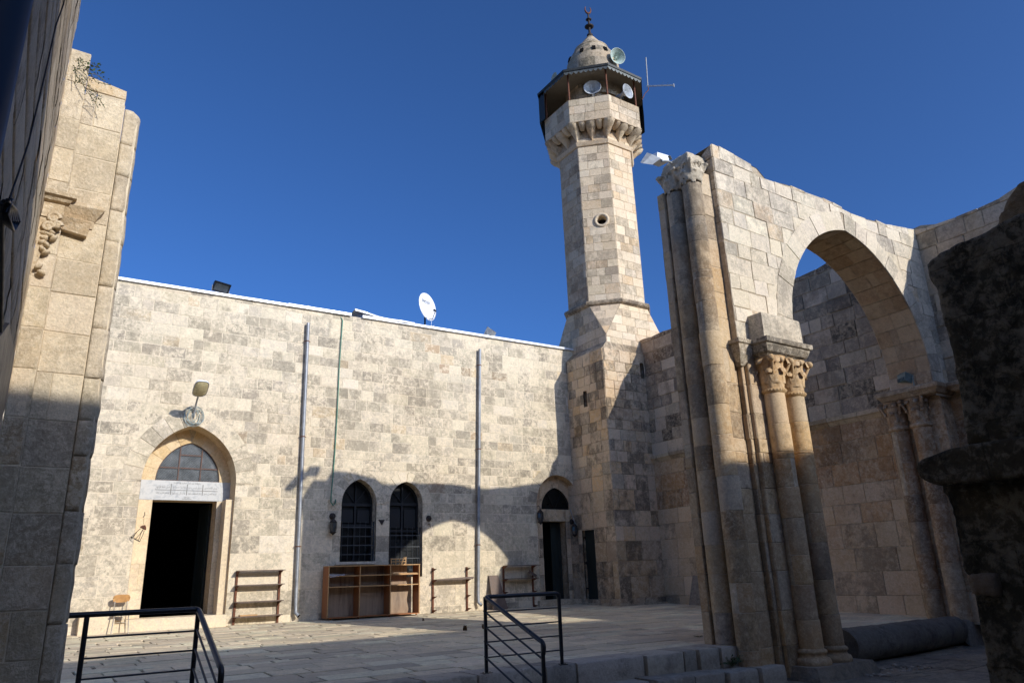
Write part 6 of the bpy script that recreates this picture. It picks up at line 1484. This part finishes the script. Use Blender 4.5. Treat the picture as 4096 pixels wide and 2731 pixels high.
m2 = MB(); ctr = (q0+q1+q2+q3)/4; m2.face([ctr+(q-ctr)*.86+nn3*.006 for q in (q3, q2, q1, q0)]); m2.build('glass', GLASSD, fl_)
m2 = MB(); m2.tube([T6(430, 420, 8.05), T6(560, 430, 8.1), T6(620, 470, 8.15)], .02, 8); m2.bar(T6(565, 330, 8.05), T6(600, 400, 8.1), .05, .01); m2.build('yoke', GREYP, fl_)
# green floodlight on the ledge under the arch
q = lambda x, y, Y: onY((3300+x*.51)/K, (1200+y*.51)/K, Y)
c = onX((3300+620*.51)/K, (1200+615*.51)/K, XR-.75); g_ = floodlight('grey green floodlight lying on the ledge under the right foot of the big arch', (XR-.62, c[1], c[2]), math.radians(60), math.radians(-62), .36, .34, .14, GREENB, GLASSD)
m2 = MB(); m2.tube([(XR-.62, c[1], c[2]-.05), (XR-.66, c[1]-.05, 4.92), (XR-.6, c[1]-.12, 4.81), (XR-.45, c[1]-.2, 4.80), (XR-.3, c[1]-.3, 4.80)], .012, 8); tag(m2.build('floodlight_cable', HOSE), 'short green cable running from the ledge floodlight', 'cable')

# ---------------- loudspeakers on the minaret
def horn(label, c, n_, R, L, mat, group='loudspeakers on the minaret'):
    root = thing('loudspeaker', label, 'loudspeaker', c, group); n_ = Vector(n_).normalized(); c = Vector(c)
    m2 = MB(); prof = [(.05, -L), (.06, -L*.8), (R*.30, -L*.55), (R*.52, -L*.30), (R*.78, -L*.12), (R*.96, -.015), (R, 0), (R*.97, .008), (R*.93, -.012), (R*.74, -L*.14), (R*.48, -L*.32), (R*.26, -L*.56), (.03, -L*.7)]
    m2.lathe(c, prof, 28, n_); m2.build('horn', mat, root)
    m2 = MB(); m2.tube([c-n_*L*.72, c-n_*L*.28], [.045, .03], 10); m2.ball(c-n_*L*.27, .035, .035, .035, 8); m2.build('reflex_tube', mat, root)
    m2 = MB(); m2.tube([c-n_*(L+.12), c-n_*L*.95], .085, 14); m2.build('driver', GREYP, root)
    m2 = MB(); m2.tube([c-n_*L*.6, c-n_*L*.6-Vector((0, 0, .22))], .016, 6); m2.build('mount', GREYP, root); return root
def onring(x, y, ap): # point of view row/column at a distance ring on the near side of the minaret
    n_ = Vector((-math.sqrt(.5), -math.sqrt(.5), 0)); p0 = Vector((CX, CY, 0))+n_*ap; d = Vector(_ray(x, y)); return Vector((0, 0, CAM_Z))+d*((p0-Vector((0, 0, CAM_Z))).dot(n_)/d.dot(n_))
pc = lambda x, y, ap: onring(*c1_(x, y), ap)
horn('large pale green loudspeaker horn above the canopy, right of the dome', pc(832, 503, .75), (-.22, -1, -.22), .33, .50, SPKG)
horn('bright steel loudspeaker horn low in the front bay of the balcony', pc(602, 782, 1.45), (-.70, -.80, .12), .33, .42, SPKW)
horn('grey loudspeaker horn in the shade behind the bright one in the front bay', pc(578, 735, .92), (-.75, -.35, .0), .33, .38, GREYP)
horn('grey loudspeaker horn in the right bay of the balcony', pc(922, 818, 1.25), (.15, -1, -.02), .29, .42, SPKW)
horn('green loudspeaker horn whose edge shows left above the canopy', pc(258, 705, -.2), (-1, .15, .05), .26, .36, SPKG)
horn('dark loudspeaker horn hanging outside the left edge of the balcony', pc(222, 1105, .0), (-.9, .35, -.35), .28, .36, BLACKP)
# ---------------- antenna
p0 = pc(1040, 915, 0.2); p1 = pc(1106, 785, 0.1); ant = thing('aerial', 'thin metal aerial with one upright and one level boom right of the balcony', 'antenna', p0)
m2 = MB(); m2.tube([p0, pc(1075, 840, .15), pc(1105, 808, .1), p1], .018, 6); m2.build('mast', RUST, ant)
e1, e2 = pc(1083, 518, .1), pc(1333, 768, .1); m2 = MB(); m2.tube([pc(1100, 770, .1), e1], .022, 6); m2.build('upright_element', GREYP, ant)
m2 = MB(); m2.tube([pc(1088, 777, .1), e2], .014, 6); m2.tube([pc(1088, 770, .1), pc(1330, 759, .1)], .008, 6); m2.tube([e2+Vector((0, 0, -.07)), e2+Vector((0, 0, .07))], .025, 6); o = m2.build('boom', GREYP, ant)
m2 = MB()
for f in (.15, .35, .55, .75): q_ = Vector(pc(1088, 777, .1)).lerp(e2, f); m2.tube([q_+Vector((-.1, -.2, -.15*(f < .5))), q_+Vector((.1, .2, .1))], .003, 4)
sub(m2.build('element', GREYP), o)

# ---------------- lanterns and fittings on the back wall
def lantern(label, c, s_=1.0, stub=True, glass=True):
    root = thing('wall_lantern', label, 'lantern', c, 'small iron wall lanterns'); x, y, z = c
    m2 = MB(); m2.tube([(x-.0, y+.13, z+.28*s_), (x, y+.06, z+.30*s_), (x, y, z+.24*s_)], .008, 6); m2.build('arm', DIRON, root)
    m2 = MB(); m2.lathe((x, y, z), [(.008, .24*s_), (.02, .2*s_), (.05*s_, .17*s_), (.09*s_, .12*s_), (.085*s_, .11*s_)], 6, sm=False); m2.build('cap', DIRON, root)
    m2 = MB()
    for k in range(6): a = k*math.pi/3; m2.tube([(x+.08*s_*math.cos(a), y+.08*s_*math.sin(a), z+.115*s_), (x+.085*s_*math.cos(a), y+.085*s_*math.sin(a), z), (x+.055*s_*math.cos(a), y+.055*s_*math.sin(a), z-.09*s_)], .006, 5)
    m2.lathe((x, y, z), [(.06*s_, -.085*s_), (.085*s_, -.10*s_), (.03*s_, -.14*s_), (0, -.17*s_)], 6, sm=False); m2.build('cage', DIRON, root)
    if glass: m2 = MB(); m2.lathe((x, y, z), [(.07*s_, .11*s_), (.075*s_, 0), (.05*s_, -.085*s_)], 6, sm=False); m2.build('glass', GLASSD, root)
    return root
def rosette(label, c, nm='wall_plate'):
    m2 = MB(); m2.lathe(c, [(.0, .03), (.03, .028), (.05, .018), (.085, .012), (.088, 0)], 10, (0, -1, 0)); m2.tube([(c[0], c[1]-.02, c[2]), (c[0], c[1]-.06, c[2]-.02)], .01, 6); return tag(m2.build(nm, DIRON), label, 'wall plate', 'round iron wall plates')
c = onY(*c5(209, 580), D-.14); lantern('iron lantern hanging left of the twin windows', (c[0], D-.14, c[2]), 1.15)
c = onY(*c5(201, 465), D-.01); rosette('round iron plate above the lantern left of the twin windows', (c[0], D-.02, c[2]))
c = onY(*c5(1175, 487), D-.01); rosette('round iron plate right of the twin windows, at the shadow edge', (c[0], D-.02, c[2]))
m2 = MB(); c = onY(*c5(1182, 560), D-.02); m2.tube([(c[0]-.02, D, c[2]+.04), (c[0]-.01, D-.08, c[2]+.05), (c[0]+.01, D-.06, c[2]-.06)], .009, 6); m2.tube([(c[0]-.05, D-.03, c[2]+.04), (c[0]+.03, D-.03, c[2]+.05)], .009, 6); tag(m2.build('iron_stub', DIRON), 'bent iron stub below the round plate right of the twin windows', 'bracket')
m2 = MB(); a_, b_, c_t = (onY(*c5(x, y), D-.03) for x, y in ((670, 500), (733, 500), (703, 553))); m2.hexa([a_, b_, (b_[0], D, b_[2]), (a_[0], D, a_[2]), c_t, c_t+Vector((.005, 0, 0)), (c_t[0], D, c_t[2]), (c_t[0], D, c_t[2])]); tag(m2.build('triangular_bracket', DIRON), 'triangular iron bracket on the wall between the twin windows', 'bracket')
c = onY(*c6(162, 575), D-.13); lantern('iron lantern at the left of the small arched doorway', (c[0], D-.13, c[2]), 1.25)
c = onY(*c6(518, 712), D-.1); lantern('iron lantern at the right of the small arched doorway', (c[0], D-.1, c[2]), 1.15)
c = onY(*c6(493, 615), D-.01); rosette('round iron plate right of the small arched doorway, beside the slanting rod', (c[0], D+.02, c[2]))
a_, b_ = onY(*c6(470, 480), D-.04), onY(*c6(562, 755), D-.04); m2 = MB(); m2.tube([a_, b_], .018, 8); tag(m2.build('slanting_rod', GREYP), 'thin pale rod slanting beside the small arched doorway', 'rod')
# broken lantern left of the big door
c = onY(*k9(1420, 30), D-.06); bl = thing('broken_lantern', 'broken rusty lantern dangling left of the big door', 'lantern', (c[0], D-.05, c[2]))
m2 = MB(); hk = onY(*c4(398, 1385), D-.04); m2.tube([(hk[0], D, hk[2]+.12), (hk[0]-.0, D-.05, hk[2]+.05), (hk[0]-.03, D-.05, hk[2])], .008, 6); m2.tube([(hk[0]-.01, D-.05, hk[2]), (c[0], D-.06, c[2]+.09)], .003, 4); m2.build('hook', DIRON, bl)
Rm = Matrix.Rotation(math.radians(28), 3, 'Y'); m2 = MB()
m2.lathe(c, [(.01, .08), (.06, .04), (.085, .0), (.03, -.01)], 6, Rm@Vector((0, 0, 1)), sm=False); m2.build('cap', RUST, bl); m2 = MB()
for k in range(5): a = k*math.pi/2.5; m2.tube([c+Rm@Vector((.05*math.cos(a), .04*math.sin(a), -.02)), c+Rm@Vector((.08*math.cos(a), .06*math.sin(a), -.12)), c+Rm@Vector((.11*math.cos(a+.3), .07*math.sin(a), -.27))], .006, 5)
m2.tube([c+Rm@Vector((.11*math.cos(t*.52), .07*math.sin(t*.52), -.27)) for t in range(12)], .006, 5, closed=True); m2.build('cage', DIRON, bl)

# ---------------- low stone block at the wall foot, left; slab leaning at the side wall
c = onY(*k9(935, 1040), D-.3); m2 = MB(); 
m2.hexa([(c[0]-.30, D-.34, zf(2, D)), (c[0]+.36, D-.34, zf(2, D)), (c[0]+.36, D, zf(2, D)), (c[0]-.30, D, zf(2, D)), (c[0]-.30, D-.34, zf(2, D)+.42), (c[0]+.36, D-.34, zf(2, D)+.40), (c[0]+.36, D, zf(2, D)+.42), (c[0]-.30, D, zf(2, D)+.42)], (.62, .58, .49, .2)); tag(m2.build('stone_block', CREAMO), 'low pale stone block at the foot of the wall, left of the chair', 'block')
p0 = onX((2500+735*.3827)/K, (2300+320*.3827)/K, XR-.12); m2 = MB(); y0, z0 = p0[1], zf(XR, p0[1])
m2.hexa([(XR-.28, y0-.34, z0), (XR-.22, y0-.34, z0), (XR-.22, y0+.10, z0), (XR-.28, y0+.10, z0), (XR-.12, y0-.36, z0+.75), (XR-.06, y0-.36, z0+.75), (XR-.06, y0-.02, z0+.82), (XR-.12, y0-.02, z0+.82)], (.24, .21, .19, .5)); tag(m2.build('leaning_slab', S_STEP), 'grey stone slab leaning on the side wall beside the clustered pier', 'slab')

# ---------------- weeds, twigs, leaves
def weed(label, c, n, s_, seed, spread=1.0):
    rg = random.Random(seed); m2 = MB(); m3 = MB(); root = thing('weed', label, 'plant', c, None)
    for k in range(n):
        a = rg.random()*6.28; l = s_*rg.uniform(.5, 1.1); d = Vector((math.cos(a)*spread, math.sin(a)*spread, rg.uniform(.5, 1.6))).normalized(); p = [Vector(c)+d*l*t+Vector((0, 0, -.25*l*t*t)) for t in (0, .35, .7, 1)]
        m3.tube(p, .0028, 4)
        for q in range(7):
            t = .2+.8*q/6; pp = Vector(c)+d*l*t+Vector((0, 0, -.25*l*t*t)); sd_ = Vector((rg.uniform(-1, 1), rg.uniform(-1, 1), rg.uniform(-.2, .9))).normalized(); w_ = s_*.10; sde = sd_.cross(d).normalized()*w_*.5
            m2.face([pp, pp+sd_*w_*.9+sde, pp+sd_*w_*2, pp+sd_*w_*.9-sde])
    m3.build('stem', TWIG, root); m2.build('foliage', LEAF, root); return root
c = onY((2500+1150*.3827)/K, (2300+955*.3827)/K, 7.86); weed('small leafy weed growing from the step joint beside the clustered pier', (c[0], 7.90, -.24), 16, .26, 4)
c = onZ((2500+765*.3827)/K, (2300+648*.3827)/K, .02); weed('tiny low weed on the paving left of the clustered pier', (c[0], c[1], .02), 12, .09, 5, 2.0)
rg = random.Random(31); root = thing('caper_twigs', 'thin dry twigs with a few leaves trailing over the top of the left pier', 'plant', onY(205, 160, Y1)); m2 = MB(); m3 = MB()
z1c = lambda x, y, Y=Y1-.06: onY(x*.3661, y*.3661, Y)
for pl_ in (((480, 385), (520, 420), (560, 460), (600, 520), (690, 550)), ((478, 480), (505, 520), (545, 590), (590, 640), (615, 680)), ((500, 400), (540, 400), (590, 425), (612, 435)), ((545, 470), (600, 480), (655, 520)), ((560, 600), (620, 615), (655, 690)), ((490, 395), (500, 450), (540, 480), (560, 560), (610, 600)), ((470, 430), (475, 470), (470, 540))):
    P = [z1c(x, y)+Vector((0, rg.uniform(-.05, .0), 0)) for x, y in pl_]; m3.tube(P, .0035, 5)
    for a, b in zip(P[:-1], P[1:]):
        for k in range(9):
            p = a.lerp(b, rg.random())+Vector((rg.uniform(-.03, .03), rg.uniform(-.03, .02), rg.uniform(-.03, .03))); d = Vector((rg.uniform(-1, 1), rg.uniform(-1, 0), rg.uniform(-1, 1))).normalized(); s_ = .010; e = d.cross(Vector((.3, .5, .8))).normalized()*s_*.6; m2.face([p, p+d*s_+e, p+d*s_*2, p+d*s_-e])
for k in range(14):
    p = z1c(596, 427)+Vector((rg.uniform(-.07, .07), rg.uniform(-.04, .04), rg.uniform(-.05, .05))); d = Vector((rg.uniform(-1, 1), rg.uniform(-1, 0), rg.uniform(-1, 1))).normalized(); e = d.cross(Vector((.3, .5, .8))).normalized()*.012; m2.face([p, p+d*.02+e, p+d*.045, p+d*.02-e])
m3.build('twig', TWIG, root); m2.build('foliage', LEAF, root)
for i, (x, y, nm) in enumerate(((1120, 1541, 'curled dry leaf on the paving just left of the big bookcase shadow'), (1335, 1160, 'curled dry leaf on the sunlit paving before the bookcase'), (1617, 1217, 'larger dry leaf on the paving left of the right railing'), (1740, 1207, 'small dry leaf on the paving beside the right railing top'))):
    if i == 0: continue
    c = onZ(*c8(x, y), .15); m2 = MB(); rg = random.Random(i); s_ = .04 if i == 2 else .028
    for k in range(4):
        a = rg.random()*6; m2.grid([[c+Vector((math.cos(a)*s_*(u-1)+math.sin(a)*s_*.5*(v-1), math.sin(a)*s_*(u-1)-math.cos(a)*s_*.5*(v-1), .01+.03*abs(v-1)+.02*k)) for u in range(3)] for v in range(3)])
    tag(m2.build('dry_leaf', DRYLF), nm, 'leaf')

# ---------------- things fixed on the near left wall
def onL(x, y, X=XW+.05): return onX(x, y, X)
P = [onL(x, y) for x, y in ((22, 455), (38, 410), (65, 330), (88, 235), (108, 150), (128, 60), (146, 10), (152, -30))]; m2 = MB(); m2.tube(P, .0032, 8)
tag(m2.build('wall_cable', DIRON), 'thin grey cable running up the near left wall', 'cable')
cab = thing('cable_bundle', 'bundle of looped black cable hanging on the near left wall', 'cable', onL(20, 460)); rg = random.Random(2); m2 = MB()
for k in range(6):
    w_ = 10+4*k; m2.tube([onL(x, y, XW+.05+.004*k) for x, y in ((16+k*2, 458), (10+k*3-w_*.3, 490), (12+k*4, 515+3*k), (20+k*5, 508), (17+k*4, 480), (14+k, 460))], .0045, 6)
m2.tube([onL(8, 462), onL(28, 459)], .006, 6); m2.build('loops', CABLEK, cab)
m2 = MB(); m2.tube([onL(6, 465, XW+.04), onL(4, 520, XW+.04), onL(4, 620, XW+.04), onL(2, 760, XW+.04)], .008, 8); m2.build('hanging_cable', CABLEK, cab)
# near downpipe, cut by the picture edge
a_, b_ = onX(40, -60, XW+.10), onX(-34, 480, XW+.10); print('pipe', a_, b_)
yb_ = a_[1]
m2 = MB(); m2.tube([(XW+.07, yb_+.02, ZLOW), (XW+.07, yb_+.02, 7.5)], .055, 20); np_ = m2.build('near_pipe', BLUEP); tag(np_, 'dark blue pipe standing close at the upper left corner', 'pipe')
# dark panel at the left edge
m2 = MB(); q = [onX(x, y, XW+.035) for x, y in ((22, 742), (34, 812), (14, 930), (-14, 1010), (-30, 900), (-5, 780))]; m2.face(q); m2.face([p+Vector((-.02, 0, 0)) for p in q][::-1])
for i in range(len(q)): a_, b_ = q[i], q[(i+1) % len(q)]; m2.face([a_, b_, b_+Vector((-.02, 0, 0)), a_+Vector((-.02, 0, 0))])
tag(m2.build('dark_cloth', BLUEP), 'dark cloth hanging at the left edge of the view on the near wall', 'cloth')
print('objects', len(bpy.data.objects))
